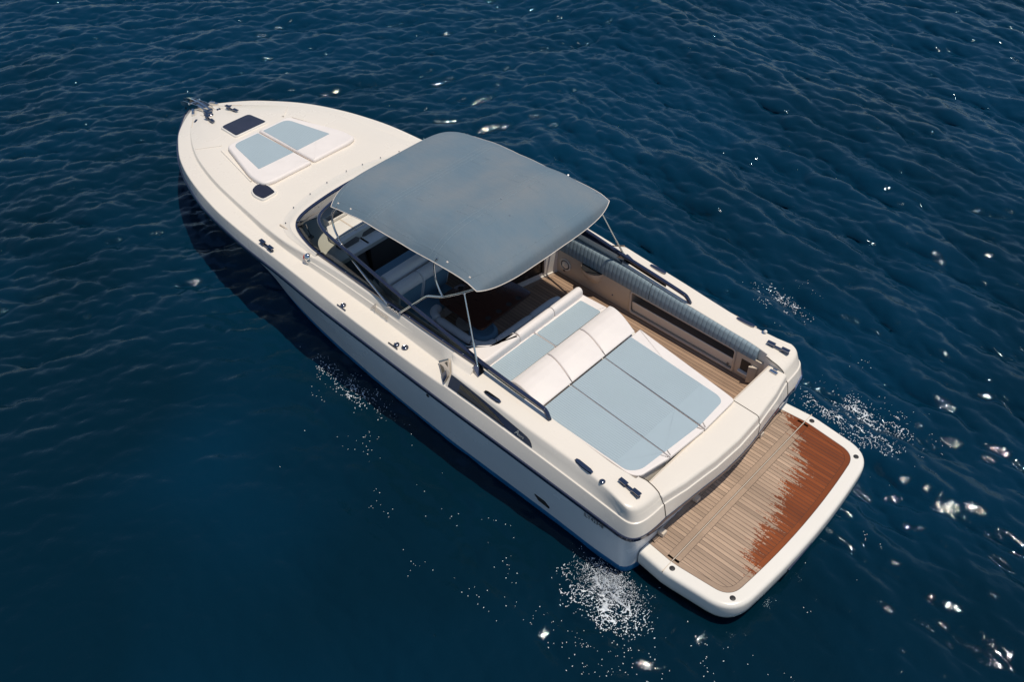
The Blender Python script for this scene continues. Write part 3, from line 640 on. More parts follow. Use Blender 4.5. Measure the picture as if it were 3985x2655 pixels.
# port and fore closure walls (mostly hidden)
oth = MB().box(4.4, 9.0, 1.50, 1.52, .66, 1.56).box(5.7, 9.0, -1.60, -1.58, .66, 1.56).box(8.98, 9.0, -1.3, 1.3, .66, 1.5)
oth.build("liner_wall", LINER, YACHT, smooth=0)
# starboard bulkhead with the sliding smoked door
bx = lambda y: 5.575+(y+1.476)*.22
def bpt(y, z, o=0): return Vector((bx(y)-o*.976, y+o*.2, z))
bh = MB()
bh.loft([[bpt(y, z) for z in (.70, 1.62)] for y in (-1.476, -1.19)]).loft([[bpt(y, z) for z in (.70, 1.62)] for y in (-.55, .0)]).loft([[bpt(y, z) for z in (.70, .80)] for y in (-1.19, -.55)])
bh.prism([(5.575, -1.476), (5.90, 0), (6.9, 0), (6.9, -1.476)], 1.60, 1.62)
bh = bh.build("bulkhead", GELW, YACHT, smooth=0)
MB().loft([[bpt(y, z, -.02) for z in (.80, 1.62)] for y in (-1.19, -.55)]).build("cabin_door", plain('smoked_cabin_door', (.055, .042, .034), .25, var=.25, vscale=6), bh, smooth=0)
for y in (-1.185, -.555):
    fm = MB(); fm.loft([[bpt(y+d, z, .006) for d, z in ((-.018, .79), (.018, .79))], [bpt(y+d, z, .006) for d, z in ((-.018, 1.6), (.018, 1.6))]])
    fm.build("door_frame", BLACK, bh, smooth=0)
MB().loft([[bpt(y, z, o) for z, o in ((.70, .02), (.725, .02), (.725, 0))] for y in (-1.476, 0)]).build("bulkhead_kick", GELW, bh, smooth=0)
# console and dash under the windshield
def dash_out(ins):
    P = [(x, max(0, yE(x)-ins)) for x in (7.55, 7.8, 8.1, 8.35, 8.55, 8.68, 8.76, 8.82, 8.87, 8.91, 8.95, 8.99)]
    P = [(x-ins*.6 if x > 8.5 else x, y) for x, y in P]; return P+[(8.99-ins*.6, 0)]+[(x, -y) for x, y in reversed(P)]
dsh = MB().prism(dash_out(.02), 1.44, 1.52).build("dashboard", GELW, YACHT, smooth=0, bevel=.01)
tag(dsh, "cream dashboard below the smoked windshield")
MB().prism([(7.86, -.9), (7.80, 1.20), (8.08, 1.22), (8.30, 1.10), (8.31, -.9)], 1.50, 1.645).build("dash_top", GELW, dsh, smooth=30, bevel=.02)
MB().box(7.86, 8.285, .812, .838, 1.6465, 1.6495).build("dash_seam", LINER, dsh, smooth=0)
tr = MB().box(8.31, 8.33, -.4, 1.03, 1.50, 1.685).box(8.45, 8.47, -.4, 1.03, 1.50, 1.685).box(8.33, 8.45, 1.01, 1.03, 1.50, 1.685).box(8.33, 8.45, -.4, -.38, 1.5, 1.685).build("dash_tray", GELW, dsh, smooth=0)
MB().box(8.331, 8.449, -.379, 1.009, 1.52, 1.60).build("tray_lining", DARK, tr, smooth=0)
MB().tube([(8.44, .74, 1.69), (8.42, .74, 1.72), (8.36, .74, 1.70)], .012, 6).build("tray_latch", STEEL, tr)
MB().loft([[Vector((7.925, y, 1.63)), Vector((7.915, y, 1.662)), Vector((7.90, y, 1.665)), Vector((7.885, y, 1.63))] for y in (1.19, -.9)], closed=True, cap=True).build("dash_trim", DSTEEL, dsh, smooth=40)
# console pod facing aft: two moulded bodies
def pod(y0, y1, bul, r=.06):
    prof_ = [(7.89, 1.64), (7.83, 1.61), (7.74-bul, 1.46), (7.68-bul, 1.30), (7.62-bul, 1.0), (7.58-bul, .70), (7.9, .70)]
    rows = []
    for k, y in ((0, y0), (.25, y0+r*.2), (1, y0+r), (1, y1-r), (.25, y1-r*.2), (0, y1)):
        rows.append([Vector((x+(1-k)*.05*(1 if i not in (0, 6) else 0), y, z-(1-k)*.03*(1 if i in (1, 2, 3) else 0))) for i, (x, z) in enumerate(fillet_xz(prof_))])
    return MB().loft(rows, closed=True, cap=True)
def fillet_xz(P):
    return [(p.x, p.z) for p in fillet([(x, 0, z) for x, z in P], .07, 3)]
con = pod(.84, 1.24, .05).build("helm_console", CONSOLE_SHADE_GREY, YACHT, smooth=60)
pod(-.9, .80, .0).build("console_front", CONSOLE_SHADE_GREY, con, smooth=60)
MB().tube(fillet([(7.74, .70, 1.44), (7.67, .66, 1.425), (7.655, .45, 1.40), (7.67, .22, 1.375), (7.74, .18, 1.36)], .05, 4), .013, 8).build("grab_handle", BLACK, con)
MB().box(7.60, 7.80, .802, .838, .7, 1.52).build("console_gap", DARK, con, smooth=0)

# ---------------------------------------------------------------- cushions
def outline(poly, r, n=4):
    P = [Vector((x, y, 0)) for x, y in poly]; out = []; m = len(P)
    for i in range(m):
        a = P[i-1]-P[i]; b = P[(i+1) % m]-P[i]; rr_ = r[i] if hasattr(r, '__len__') else r; d = min(rr_, .45*a.length, .45*b.length)
        p0 = P[i]+a.normalized()*d; p1 = P[i]+b.normalized()*d
        for k in range(n+1): t = k/n; out.append(p0*(1-t)**2+P[i]*2*t*(1-t)+p1*t*t)
    return out
def inset(out, d):
    n = len(out); res = []; area = sum(out[i].x*out[(i+1) % n].y-out[(i+1) % n].x*out[i].y for i in range(n)); s = 1 if area > 0 else -1
    for i in range(n):
        a = out[i]-out[i-1]; b = out[(i+1) % n]-out[i]; na = Vector((-a.y, a.x, 0)).normalized()*s; nb = Vector((-b.y, b.x, 0)).normalized()*s
        m = (na+nb); m = m.normalized() if m.length > 1e-6 else na; c = max(.5, m.dot(na) if na.length else 1); res.append(out[i]+m*(d/c))
    return res
def cushion_mb(poly, z0, z1, rc=.06, re=.03, crown=0.0):
    o = outline(poly, rc); zf0 = z0 if callable(z0) else (lambda x, y: z0); zf1 = z1 if callable(z1) else (lambda x, y: z1)
    L = [(re*.4, zf0, 0), (0, zf0, re*.5)]+[(re*(1-math.cos(a)), zf1, -re*(1-math.sin(a))) for a in (0, .3, .65, 1.0, 1.3, math.pi/2)]
    rows = [[Vector((p.x, p.y, zf(p.x, p.y)+dz)) for p in inset(o, d)] for d, zf, dz in L]
    mb = MB().loft(rows, closed=True)
    last = rows[-1]; hold = [Vector((p.x, p.y, zf1(p.x, p.y))) for p in inset(o, re+.010)]; mb.loft([last, hold], closed=True); last = hold; c = sum(last, Vector())/len(last); c.z = zf1(c.x, c.y)
    mid = [p.lerp(c, .5)+Vector((0, 0, crown*.75)) for p in last]
    mb.loft([last, mid], closed=True); i0 = len(mb.v); mb.add(mid+[c+Vector((0, 0, crown))], [(k, (k+1) % len(mid), len(mid)) for k in range(len(mid))])
    mb.add(rows[0], [tuple(range(len(rows[0])))[::-1]]); return mb
def panel(poly, z, name, mat, parent, rc=.03, th=.006, n=4):
    o = outline(poly, rc, n); zf = z if callable(z) else (lambda x, y: z); r0 = [Vector((p.x, p.y, zf(p.x, p.y)-.004)) for p in o]; r1 = [Vector((p.x, p.y, zf(p.x, p.y)+th*.6)) for p in o]
    r2 = [Vector((p.x, p.y, zf(p.x, p.y)+th)) for p in inset(o, .006)]
    return MB().loft([r0, r1, r2], closed=True).add(r2, [tuple(range(len(r2)))]).build(name, mat, parent, smooth=0)
def thing(mb, name, mat, label, cat, group, loc, **k):
    o = mb.build(name, mat, None, loc=loc, **k); return tag(o, label, cat, group)
# bow sun pads ------------------------------------------------------
zb = lambda x, y: foredeck_z(x, y)+.004
zt = lambda x, y: lin(x, [10.0, 10.5, 11.7], [1.585, 1.560, 1.505])
G1 = "sun pads on the foredeck"
for s, lab in ((1, "port foredeck sun pad, white with striped blue centre, the one beside the smoked deck window"), (-1, "starboard foredeck sun pad, white with striped blue centre, the one away from the deck window")):
    poly = [(11.72, .012*s), (11.72, .70*s), (10.5, 1.03*s), (10.13, 1.03*s), (10.07, .85*s), (10.06, .022*s)]
    c = thing(cushion_mb(poly, lambda x, y: zb(x, y)-.02, zt, [.03, .12, .5, .14, .12, .05], .045), "sun_pad", VINYL, lab, "sun pad", G1, (10.9, .45*s, 1.45), smooth=50)
    panel([(11.63, .055*s), (11.635, .60*s), (10.575, .79*s), (10.56, .045*s)], zt, "blue_panel", PADBLUE, c, [.02, .14, .02, .02])
# aft sun deck base --------------------------------------------------
base = MB().prism([(1.535, -.50), (1.52, 0), (1.53, .5), (1.575, 1.0), (1.66, 1.50), (1.9, 1.538), (4.3, 1.545), (4.485, 1.52), (4.485, -.70), (4.42, -.735), (3.9, -.755), (3.3, -.66)], .705, 1.262)
base = base.build("sun_deck_base", GELW, YACHT, smooth=30, bevel=.015)
tag(base, "cream sun deck base between the dinette and the transom")
zp = lambda x, y: 1.318+.012*(x-1.6)
zpb = lambda x, y: 1.264
# fore pair
pf = [([(4.435, .43), (4.43, 1.50), (3.945, 1.51), (3.95, .43)], [(4.355, .435), (4.355, 1.47), (3.955, 1.48), (3.955, .437)], "striped blue cushion between port corner bolster and headrests, touching the port side deck"),
      ([(4.445, -.715), (4.445, .415), (3.955, .418), (3.95, -.745)], [(4.342, -.585), (4.345, .405), (3.955, .41), (3.955, -.60)], "striped blue white-rimmed cushion between bolsters and headrests, beside the teak walkway")]
for poly, pan, lab in pf:
    c = thing(cushion_mb(poly, zpb, zp, .03, .02), "sun_cushion", VINYL, lab, "sun cushion", "blue cushions on the aft sun deck", (4.2, poly[0][1], 1.27), smooth=50)
    panel(pan, zp, "blue_panel", PADBLUE, c, .03)
# aft three
def seam1(x): return lin(x, [1.5, 3.32], [.930, .845])
def seam2(x): return lin(x, [1.5, 3.32], [.235, .115])
def stb(x): return lin(x, [1.48, 3.32], [-.487, -.60])
aft = lambda y: lin(y, [-.5, .2, .93, 1.45], [1.50, 1.488, 1.54, 1.63])
g = .0055
cols = [([(3.30, seam1(3.3)+g), (3.30, 1.51), (1.75, 1.515), (aft(1.44)+.005, 1.44), (aft(.93), seam1(1.5)+g)], [(3.295, seam1(3.3)+g+.004), (3.295, 1.49), (1.80, 1.49), (1.685, 1.35), (1.648, seam1(1.6)+g+.004)], [.02, .03, .16, .12, .01], "port one of three long blue cushions behind the headrests, along the port side deck"),
        ([(3.30, seam2(3.3)+g), (3.30, seam1(3.3)-g), (aft(.92), seam1(1.5)-g), (aft(.24), seam2(1.5)+g)], [(3.295, seam2(3.3)+g+.004), (3.295, seam1(3.3)-g-.004), (1.640, seam1(1.6)-g-.004), (1.578, seam2(1.55)+g+.004)], [.02, .02, .01, .01], "middle one of three long blue cushions behind the headrests"),
        ([(3.30, stb(3.3)-.11), (3.30, seam2(3.3)-g), (aft(.2), seam2(1.5)-g-.012), (aft(-.49), -.49), (1.62, -.51)], [(3.295, stb(3.3)+.12), (3.295, seam2(3.3)-g-.004), (1.575, seam2(1.55)-g-.014), (1.60, -.33), (1.70, -.395)], [.02, .02, .01, .05, .05], "starboard one of three long blue cushions behind the headrests, white edge along the walkway")]
for poly, pan, rc, lab in cols:
    c = thing(cushion_mb(poly, zpb, zp, rc, .016), "sun_cushion", VINYL, lab, "sun cushion", "blue cushions on the aft sun deck", (2.5, poly[1][1], 1.27), smooth=50)
    y0 = lambda x, a, b: a[1]+(b[1]-a[1])*(a[0]-x)/(a[0]-b[0])
    i0, i1 = pan[0], pan[1]; xm = 2.0
    last = pan[-1] if True else pan[-1]
    L0 = lambda x: y0(x, pan[0], pan[-1]); L1 = lambda x: y0(x, pan[1], pan[2])
    rear = [(xm, L0(xm)), (xm, L1(xm))]+pan[2:]
    front = [pan[0], pan[1], (xm, L1(xm)), (xm, L0(xm))]
    panel(front, zp, "blue_panel", PADBLUE, c, .004, n=1)
    panel(rear, zp, "plain_panel", PADPLAIN, c, [.004, .004]+([.10, .12, .005] if len(rear) == 5 and lab.startswith("port") else ([.005, .10, .12] if len(rear) == 5 else [.005, .005])), th=.0055)
# headrests : convex wedges
def headrest(yf0, yf1, ya0, ya1, lab):
    rows = []
    prof_ = [(0, .0), (0, .028), (.04, .050), (.16, .082), (.34, .098), (.54, .090), (.74, .062), (.90, .032), (.985, .012), (1.0, .0)]
    for v, dz, sh in ((0, -.012, .0), (.012, -.003, 0), (.03, 0, 0), (.5, .004, 0), (.97, 0, 0), (.988, -.003, 0), (1, -.012, 0)):
        row = []
        for u_, h in prof_:
            x = 3.925-(3.925-3.32)*u_; a = yf0+(ya0-yf0)*u_; b = yf1+(ya1-yf1)*u_; y = a+(b-a)*v
            row.append(Vector((x, y, zp(x, y)+.008+max(0, h+dz*(1 if .02 < u_ < .98 else .3)))))
        rows.append(row)
    rows = [fillet(r_, .02, 2) for r_ in rows]
    mb = MB().loft(rows)
    mb.add(rows[0], [tuple(range(len(rows[0])))]); mb.add(rows[-1], [tuple(range(len(rows[-1])))[::-1]])
    return thing(mb, "headrest", VINYL, lab, "headrest", "white headrests across the sun deck", (3.6, (yf0+yf1)/2, 1.34), smooth=50)
headrest(.655, 1.395, .81, 1.47, "port white padded headrest on the sun deck, beside the dark hand rail")
headrest(-.055, .640, .085, .795, "middle white padded headrest on the sun deck, between the two other headrests")
headrest(-.76, -.070, -.60, .07, "starboard white padded headrest on the sun deck, beside the teak walkway")

# dinette: aft backrest bolsters ------------------------------------
def bolster(path, prof, name, mat, lab, cat, group, loc, smooth=55):
    return thing(MB().sweep(path, prof), name, mat, lab, cat, group, loc, smooth=smooth)
bp = [(-.066, -.24), (-.070, -.06), (-.060, -.015), (-.030, .010), (.0, .016), (.030, .010), (.062, -.02), (.072, -.07), (.072, -.24)]
GB = "white bolsters along the front of the sun deck"
def roll(y0, y1, e0, e1, lab):
    ys = [y0+(y1-y0)*k for k in (0, .02, .06, .5, .94, .98, 1)]; rows = []
    for k, y in zip((0, .02, .06, .5, .94, .98, 1), ys):
        sc = 1.0
        if k in (0, 1): sc = .90
        if k in (.02, .98): sc = .97
        if (k < .1 and e0) or (k > .9 and e1): sc = {0: .72, .02: .90, .06: 1, .94: 1, .98: .90, 1: .72}[k]
        rows.append([Vector((4.445+a*sc, y, 1.49+(b if b < -.2 else b*1.0-(1-sc)*.10))) for a, b in fillet2(bp)])
    return thing(MB().loft(rows, closed=True, cap=True), "backrest_bolster", VINYL, lab, "bolster", GB, (4.445, (y0+y1)/2, 1.26), smooth=60)
def fillet2(P): return [(p.x, p.y) for p in fillet([(a, b, 0) for a, b in P], .02, 2)]
roll(-.69, -.035, 1, 0, "starboard end bolster of the dinette backrest with a rounded end over the walkway")
roll(-.025, .715, 0, 0, "middle straight bolster of the dinette backrest ahead of the sun deck")
pc_ = [(4.52, .725), (4.535, 1.10), (4.82, 1.39), (4.86, 1.50), (4.42, 1.515), (4.375, 1.40), (4.375, .725)]
thing(cushion_mb(pc_, 1.25, 1.495, [.02, .12, .10, .03, .05, .1, .02], .04), "corner_bolster", VINYL, "broad white corner bolster of the dinette backrest in the port corner", "bolster", GB, (4.5, 1.2, 1.26), smooth=55)
# dinette seats ------------------------------------------------------
seatbase = MB().prism([(4.53, -.62), (4.53, 1.49), (6.55, 1.49), (6.55, .30), (6.10, .30), (6.10, .98), (5.95, 1.02), (5.05, 1.02), (4.90, .90), (4.90, -.55)], .70, .98)
seatbase = seatbase.build("dinette_base", GELW, YACHT, smooth=0, bevel=.02)
GS = "dinette seat cushions"
def seat(poly, z1, lab, rc=.06, mat=SOFABLUE, name="seat_cushion", z0=.985, re=.04):
    c = sum((Vector((x, y, 0)) for x, y in poly), Vector())/len(poly)
    return thing(cushion_mb(poly, z0, z1, rc, re), name, mat, lab, "seat cushion", GS, (c.x, c.y, z0), smooth=55)
seat([(4.80, -.02), (4.80, .735), (4.56, .735), (4.56, -.02)], 1.085, "blue seat cushion of the dinette along the aft backrest", .02)
seat([(4.80, -.62), (4.80, -.03), (4.56, -.03), (4.56, -.62)], 1.085, "blue seat cushion of the dinette at the walkway end of the aft bench", .02)
seat([(5.06, 1.075), (5.88, 1.075), (5.88, 1.48), (4.85, 1.48), (4.83, 1.2)], 1.085, "blue seat cushion of the dinette along the port side under the side window", .03)
seat([(5.90, .98), (6.02, .90), (6.02, .33), (6.44, .33), (6.44, 1.48), (5.90, 1.48)], 1.105, "blue seat cushion of the dinette in front of the forward backrest", .03)
# white rolled seat fronts
def nose(path, lab, r=.062):
    P = [Vector(p) for p in path]; n = len(P)
    rad = [r*(.75 if i in (0, n-1) else (.95 if i in (1, n-2) else 1)) for i in range(n)]
    return thing(MB().tube(P, rad, 14, .85), "seat_roll", SOFAW, lab, "seat roll", "grey-white rolled fronts of the dinette seats", tuple(P[n//2]), smooth=60)
def densify(P, k=6): return smooth_path(P, k)
nose(densify([(4.845, -.015, 1.07), (4.85, .35, 1.07), (4.86, .73, 1.07)]), "grey-white roll edging the middle of the aft dinette bench")
nose(densify([(4.80, -.64, 1.07), (4.84, -.50, 1.07), (4.845, -.25, 1.07), (4.845, -.025, 1.07)]), "grey-white roll edging the walkway end of the aft dinette bench")
nose(densify([(4.865, .745, 1.07), (4.91, .88, 1.07), (5.02, .965, 1.07), (5.11, .99, 1.07)]), "short curved grey-white roll in the aft port corner of the dinette")
nose(densify([(5.13, .992, 1.07), (5.5, .992, 1.07), (5.845, .99, 1.07)]), "long grey-white roll edging the port bench of the dinette", .072)
nose(densify([(5.865, .985, 1.07), (5.97, .955, 1.07), (6.03, .88, 1.07), (6.04, .78, 1.07)]), "short curved grey-white roll in the forward port corner of the dinette", .078)
# forward backrests of the dinette (facing aft) and helm seat rolls
def backrest(y0, y1, lab):
    prof_ = [(6.36, 1.10), (6.30, 1.36), (6.268, 1.52), (6.29, 1.60), (6.36, 1.645), (6.43, 1.64), (6.475, 1.59), (6.48, 1.10)]
    q = [(p.x, p.z) for p in fillet([(x, 0, z) for x, z in prof_], .05, 3)]; rows = []
    for k, y in ((.93, y0), (.985, y0+.012), (1, y0+.04), (1, y1-.04), (.985, y1-.012), (.93, y1)):
        rows.append([Vector((6.38+(x-6.38)*k, y, 1.10+(z-1.10)*(1-(1-k)*.5))) for x, z in q])
    o = thing(MB().loft(rows, closed=True, cap=True), "backrest_cushion", SOFAW, lab, "backrest cushion", "forward backrest cushions of the dinette", (6.4, (y0+y1)/2, 1.10), smooth=60)
    pr = [Vector((6.355, 0, 1.115)), Vector((6.296, 0, 1.36)), Vector((6.264, 0, 1.515))]
    MB().loft([[p+Vector((-.003, y, 0)) for p in pr] for y in (y0+.03, y1-.03)]).build("blue_front", SOFABLUE, o, smooth=60)
backrest(.86, 1.35, "grey-white blue-fronted backrest cushion facing the table, nearest the port side window")
backrest(.30, .85, "grey-white blue-fronted backrest cushion facing the table, farther from the port window")
HELM = empty("helm_seat", (6.75, .75, .70), "helm bench with blue cushion and long grey-white rolled backrest under the side window", "helm seat")
MB().prism([(6.50, .2), (6.50, 1.40), (7.08, 1.22), (7.08, .2)], .70, 1.30).build("seat_base", GELW, HELM, smooth=0, bevel=.02)
cushion_mb([(6.72, .2), (6.72, 1.30), (7.10, 1.19), (7.10, .2)], 1.305, 1.43, .04, .03).build("seat_cushion", SOFABLUE, HELM, smooth=55)
q = [(p.x, p.z) for p in fillet([(6.50, 0, 1.40), (6.495, 0, 1.62), (6.54, 0, 1.70), (6.62, 0, 1.715), (6.70, 0, 1.67), (6.75, 0, 1.55), (6.75, 0, 1.40)], .06, 3)]
rows = [[Vector((6.62+(x-6.62)*k, y, 1.40+(z-1.40)*(1-(1-k)*.5))) for x, z in q] for k, y in ((1, .2), (1, 1.30), (.985, 1.335), (.93, 1.35))]
MB().loft(rows, closed=True, cap=True).build("backrest", SOFAW, HELM, smooth=60)
MB().prism([(6.60, 1.37), (6.60, 1.49), (7.0, 1.49), (7.0, 1.34)], 1.1, 1.47).build("side_armrest", LINER, YACHT, smooth=0, bevel=.03)
for (cx, cy, a) in ((7.02, 1.25, .3), (6.96, 1.31, -.2)):
    pass
# starboard side bolsters
for x0, x1, lab in ((1.775, 3.70, "long blue channelled side bolster directly above the long storage pocket"), (3.715, 5.62, "blue channelled side bolster directly above the black drink pocket")):
    P = [(W-.02, 1.13), (W-.065, 1.135), (-1.53, 1.17), (-1.525, 1.30), (-1.545, 1.42), (-1.575, 1.455), (-1.62, 1.45), (-1.62, 1.13)]
    P = [(-1.50, 1.150), (-1.452, 1.165), (-1.456, 1.28), (-1.492, 1.40), (-1.525, 1.428), (-1.60, 1.42), (-1.60, 1.150)]
    sh = lambda x: lin(x, [1.7, 3.0, 4.2, 5.6], [-.085, -.02, .055, .075])
    q = fillet([(0, a, b) for a, b in P], .03, 3); rows = []
    for x in np.linspace(x0, x1, 24):
        k = 1 if .02 < (x-x0)/(x1-x0) < .98 else .96; c_ = Vector((0, -1.54, 1.28))
        rows.append([Vector((x, -1.54+(p.y+1.54)*k, 1.28+(p.z-1.28)*k+sh(x)*max(0, (p.z-1.13)/.3))) for p in q])
    thing(MB().loft(rows, closed=True, cap=True), "side_bolster", BOLSTER, lab, "bolster", "blue bolsters along the starboard side", ((x0+x1)/2, -1.54, 1.14), smooth=60)
# table ---------------------------------------------------------------
tp = [(5.045, -.265), (5.02, .84), (5.09, .89), (5.94, .86), (6.02, .79), (6.02, -.25)]
T_ = MB().prism([(p.x, p.y) for p in outline(tp, [.07, .05, .12, .07, .05, .07])], 1.262, 1.30)
T_ = T_.build("table_top", WOOD, YACHT, smooth=40, bevel=.008); tag(T_, "dark mahogany dinette table top with cup recesses")
for x, y in ((5.11, -.02), (5.12, .18), (5.12, .40), (5.13, .62), (5.92, .42), (5.90, .60), (5.90, .22)):
    MB().lathe((x, y, 1.3005), [(.045, 0), (.047, .003), (.040, .002), (.0, .0015)], 18).build("cup_recess", plain('cup_recess_dark', (.008, .004, .004), .5), T_)
MB().lathe((5.75, .45, .70), [(.20, 0), (.20, .015), (.06, .03), (.055, .54), (.14, .56), (0, .56)], 20).build("table_pedestal", LINER, T_)
MB().box(5.98, 6.16, .72, .98, .70, 1.0).build("dinette_locker", LINER, YACHT, smooth=0, bevel=.02)
# round pouf under the table
pf_ = MB().lathe((5.20, .66, .70), [(.215, .0), (.225, .05), (.225, .30), (.205, .345), (.16, .36), (.155, .356), (.10, .366), (.095, .362), (.05, .37), (0, .371)], 30)
thing(pf_, "pouf", SOFABLUE, "round blue pouf with stitched rings standing on the teak under the table corner", "pouf", None, (5.20, .66, .70), smooth=50)
# ---------------------------------------------------------------- canvas sunshade (bimini)
def cz(u, v):
    """canvas surface: u 0 aft..1 fore, v -1..1 starboard..port"""
    y = 1.405*v*(1-.02*abs(u-.5)); xa = 4.385+.165*abs(v)**4; xf = 7.76-.13*abs(v)**6
    x = xa+(xf-xa)*u
    ze = cub(x, [4.38, 4.55, 4.75, 5.0, 5.24, 5.58, 6.2, 6.87, 7.2, 7.63], [2.63, 2.665, 2.715, 2.728, 2.718, 2.70, 2.675, 2.645, 2.60, 2.515])
    xs0 = 4.385+(7.76-4.385)*u
    zc = cub(xs0, [4.385, 4.40, 4.43, 4.6, 4.9, 5.32, 5.9, 6.65, 7.3, 7.62, 7.74, 7.76], [2.62, 2.70, 2.775, 2.87, 2.97, 3.03, 2.945, 2.87, 2.815, 2.77, 2.72, 2.69])
    p = 5.0; z = ze+(zc-ze)*(1-abs(v)**p)
    # sag between bows and light wrinkles
    z += .006*math.sin(x*9+v*3)*math.exp(-((abs(v)-.85)/.2)**2)+.004*math.sin(v*14+x*2.2)*math.exp(-((x-4.8)/.4)**2)+.0035*math.sin((x*.6+y)*23)*math.exp(-((x-6.5)/.12)**2)
    return Vector((x, y, z))
US = [0, .002, .006, .010, .016, .03, .05]+list(np.linspace(.075, .95, 44))+[.965, .98, .99, .996, 1]
VS = sorted(set([round(float(v), 4) for v in list(np.linspace(-1, 1, 49))+[-.985, -.97, -.94, .94, .97, .985]]))
top = [[cz(u, v) for v in VS] for u in US]; bot = [[p-Vector((0, 0, .005)) for p in r_] for r_ in top]
cm = MB().loft(top).loft(bot, flip=True)
brd = [top[0][j] for j in range(len(VS))]+[top[i][-1] for i in range(1, len(US))]+[top[-1][j] for j in range(len(VS)-2, -1, -1)]+[top[i][0] for i in range(len(US)-2, 0, -1)]
SHADE = cm.build("canvas_sunshade", CANVAS, YACHT, smooth=60, weld=0)
tag(SHADE, "faded blue-grey canvas sunshade stretched over steel bows")
MB().tube([p-Vector((0, 0, .003)) for p in brd]+[brd[0]-Vector((0, 0, .003))], .0068, 6).build("edge_piping", CANVAS_EDGE, SHADE)
def seam(uv, r=.0030, name="sewn_seam", mat=THREAD):
    P = [cz(u, v)+Vector((0, 0, .001)) for u, v in uv]; MB().tube(P, r, 5).build(name, mat, SHADE)
vv = list(np.linspace(-.985, .985, 60))
for u0 in (.655, .675, .697): seam([(u0+.05*abs(v)**4, v) for v in vv], .0024)
for u0 in (.285, .312): seam([(u0-.012*abs(v)**4, v) for v in vv], .0024)
seam([(u, .93) for u in np.linspace(.03, .97, 50)], .002); seam([(u, -.93) for u in np.linspace(.03, .97, 50)], .002)
seam([(.045+.03*abs(v)**6, v) for v in vv], .0022); seam([(.965, v) for v in vv], .002)
def patch(u, v, du, dv): 
    c = [(u-du, v-dv), (u+du, v-dv), (u+du, v+dv), (u-du, v+dv), (u-du, v-dv)]; uv = []
    for a, b in zip(c, c[1:]):
        for k in range(6): uv.append((a[0]+(b[0]-a[0])*k/6, a[1]+(b[1]-a[1])*k/6))
    seam(uv, .0018)
for u, v in ((.60, .42), (.36, .36), (.25, .36), (.36, -.40), (.25, -.40), (.08, -.15), (.62, -.45)): patch(u, v, .03, .07)
for u, v in ((.20, .15), (.30, .02)): MB().sphere(cz(u, v)+Vector((0, 0, .004)), .012, 8, 5).build("canvas_stud", STEEL, SHADE)
for u in (.06, .20, .93, .99): MB().prism([(0, 0), (.05, 0), (.05, .03), (0, .03)], 0, .002) if False else None
for s in (1, -1):
    for u in (.07, .205, .86, .955):
        c = cz(u, .95*s)+Vector((0, 0, .003)); MB().obox(c, (.016, 0, 0), (0, .008, -.006*s), (0, 0, .0015)).build("strap_patch", CANVAS_EDGE, SHADE, smooth=0)
    P1 = [(7.50, 1.37*s, 2.56), (7.575, 1.405*s, 2.45), (7.60, 1.425*s, 2.33), (7.555, 1.445*s, 2.19), (7.47, 1.465*s, 2.09), (7.36, 1.49*s, 2.0), (7.20, 1.515*s, 1.925), (6.8, 1.57*s, 1.79), (6.4, 1.63*s, 1.69), (6.17, 1.66*s, 1.63)]
    MB().tube(smooth_path(P1, 5), .0165, 10).build("shade_pole", STEEL, SHADE, smooth=60)
    P2 = fillet([(5.92, 1.655*s, 1.60), (5.50, 1.455*s, 2.055), (5.20, 1.425*s, 2.19), (4.92, 1.405*s, 2.40), (4.60, 1.385*s, 2.66)], .06, 4)
    MB().tube(P2, .0175, 10).build("shade_pole", STEEL, SHADE, smooth=60)
    MB().tube(smooth_path([(5.33, 1.36*s, 2.78), (5.37, 1.39*s, 2.66), (5.345, 1.41*s, 2.45), (5.28, 1.42*s, 2.31), (5.205, 1.428*s, 2.205)], 5), .0135, 10).build("shade_pole", STEEL, SHADE, smooth=60)
    a, b = Vector((4.78, 1.402*s, 2.49)), Vector((4.335, 1.632*s, 1.575)); m_ = a.lerp(b, .68)
    MB().tube([a, m_], .0105, 10).tube([m_-(b-a)*.01, b], .015, 10).sphere(a, .02, 8, 6).sphere(b, .024, 8, 6).build("shade_strut", STEEL, SHADE, smooth=60)
    MB().sphere((5.205, 1.428*s, 2.205), .024, 8, 6).sphere((7.45, 1.468*s, 2.085), .022, 8, 6).build("pole_joint", STEEL, SHADE)
    MB().tube([(7.46, 1.47*s, 2.07), (7.42, 1.485*s, 2.02), (7.52, 1.515*s, 2.0)], .009, 6).build("pole_clip", STEEL, SHADE)
    tk = MB()
    for k in range(7):
        x = 5.93+k*.035; tk.obox((x, 1.66*s, 1.602+.012*(k % 2)), (.014, 0, 0), (0, .018, 0), (0, 0, .014))
    tk.obox((6.03, 1.66*s, 1.588), (.15, 0, 0), (0, .022, 0), (0, 0, .006)).build("pole_track", STEEL, SHADE, smooth=0, bevel=.003)
for u in (.676, .298, .97): MB().tube([cz(u-.04*max(0, abs(v)-.6) if u < .5 else u, v)-Vector((0, 0, .022)) for v in np.linspace(-.97, .97, 31)], .015, 8).build("canvas_bow", STEEL, SHADE, smooth=60)

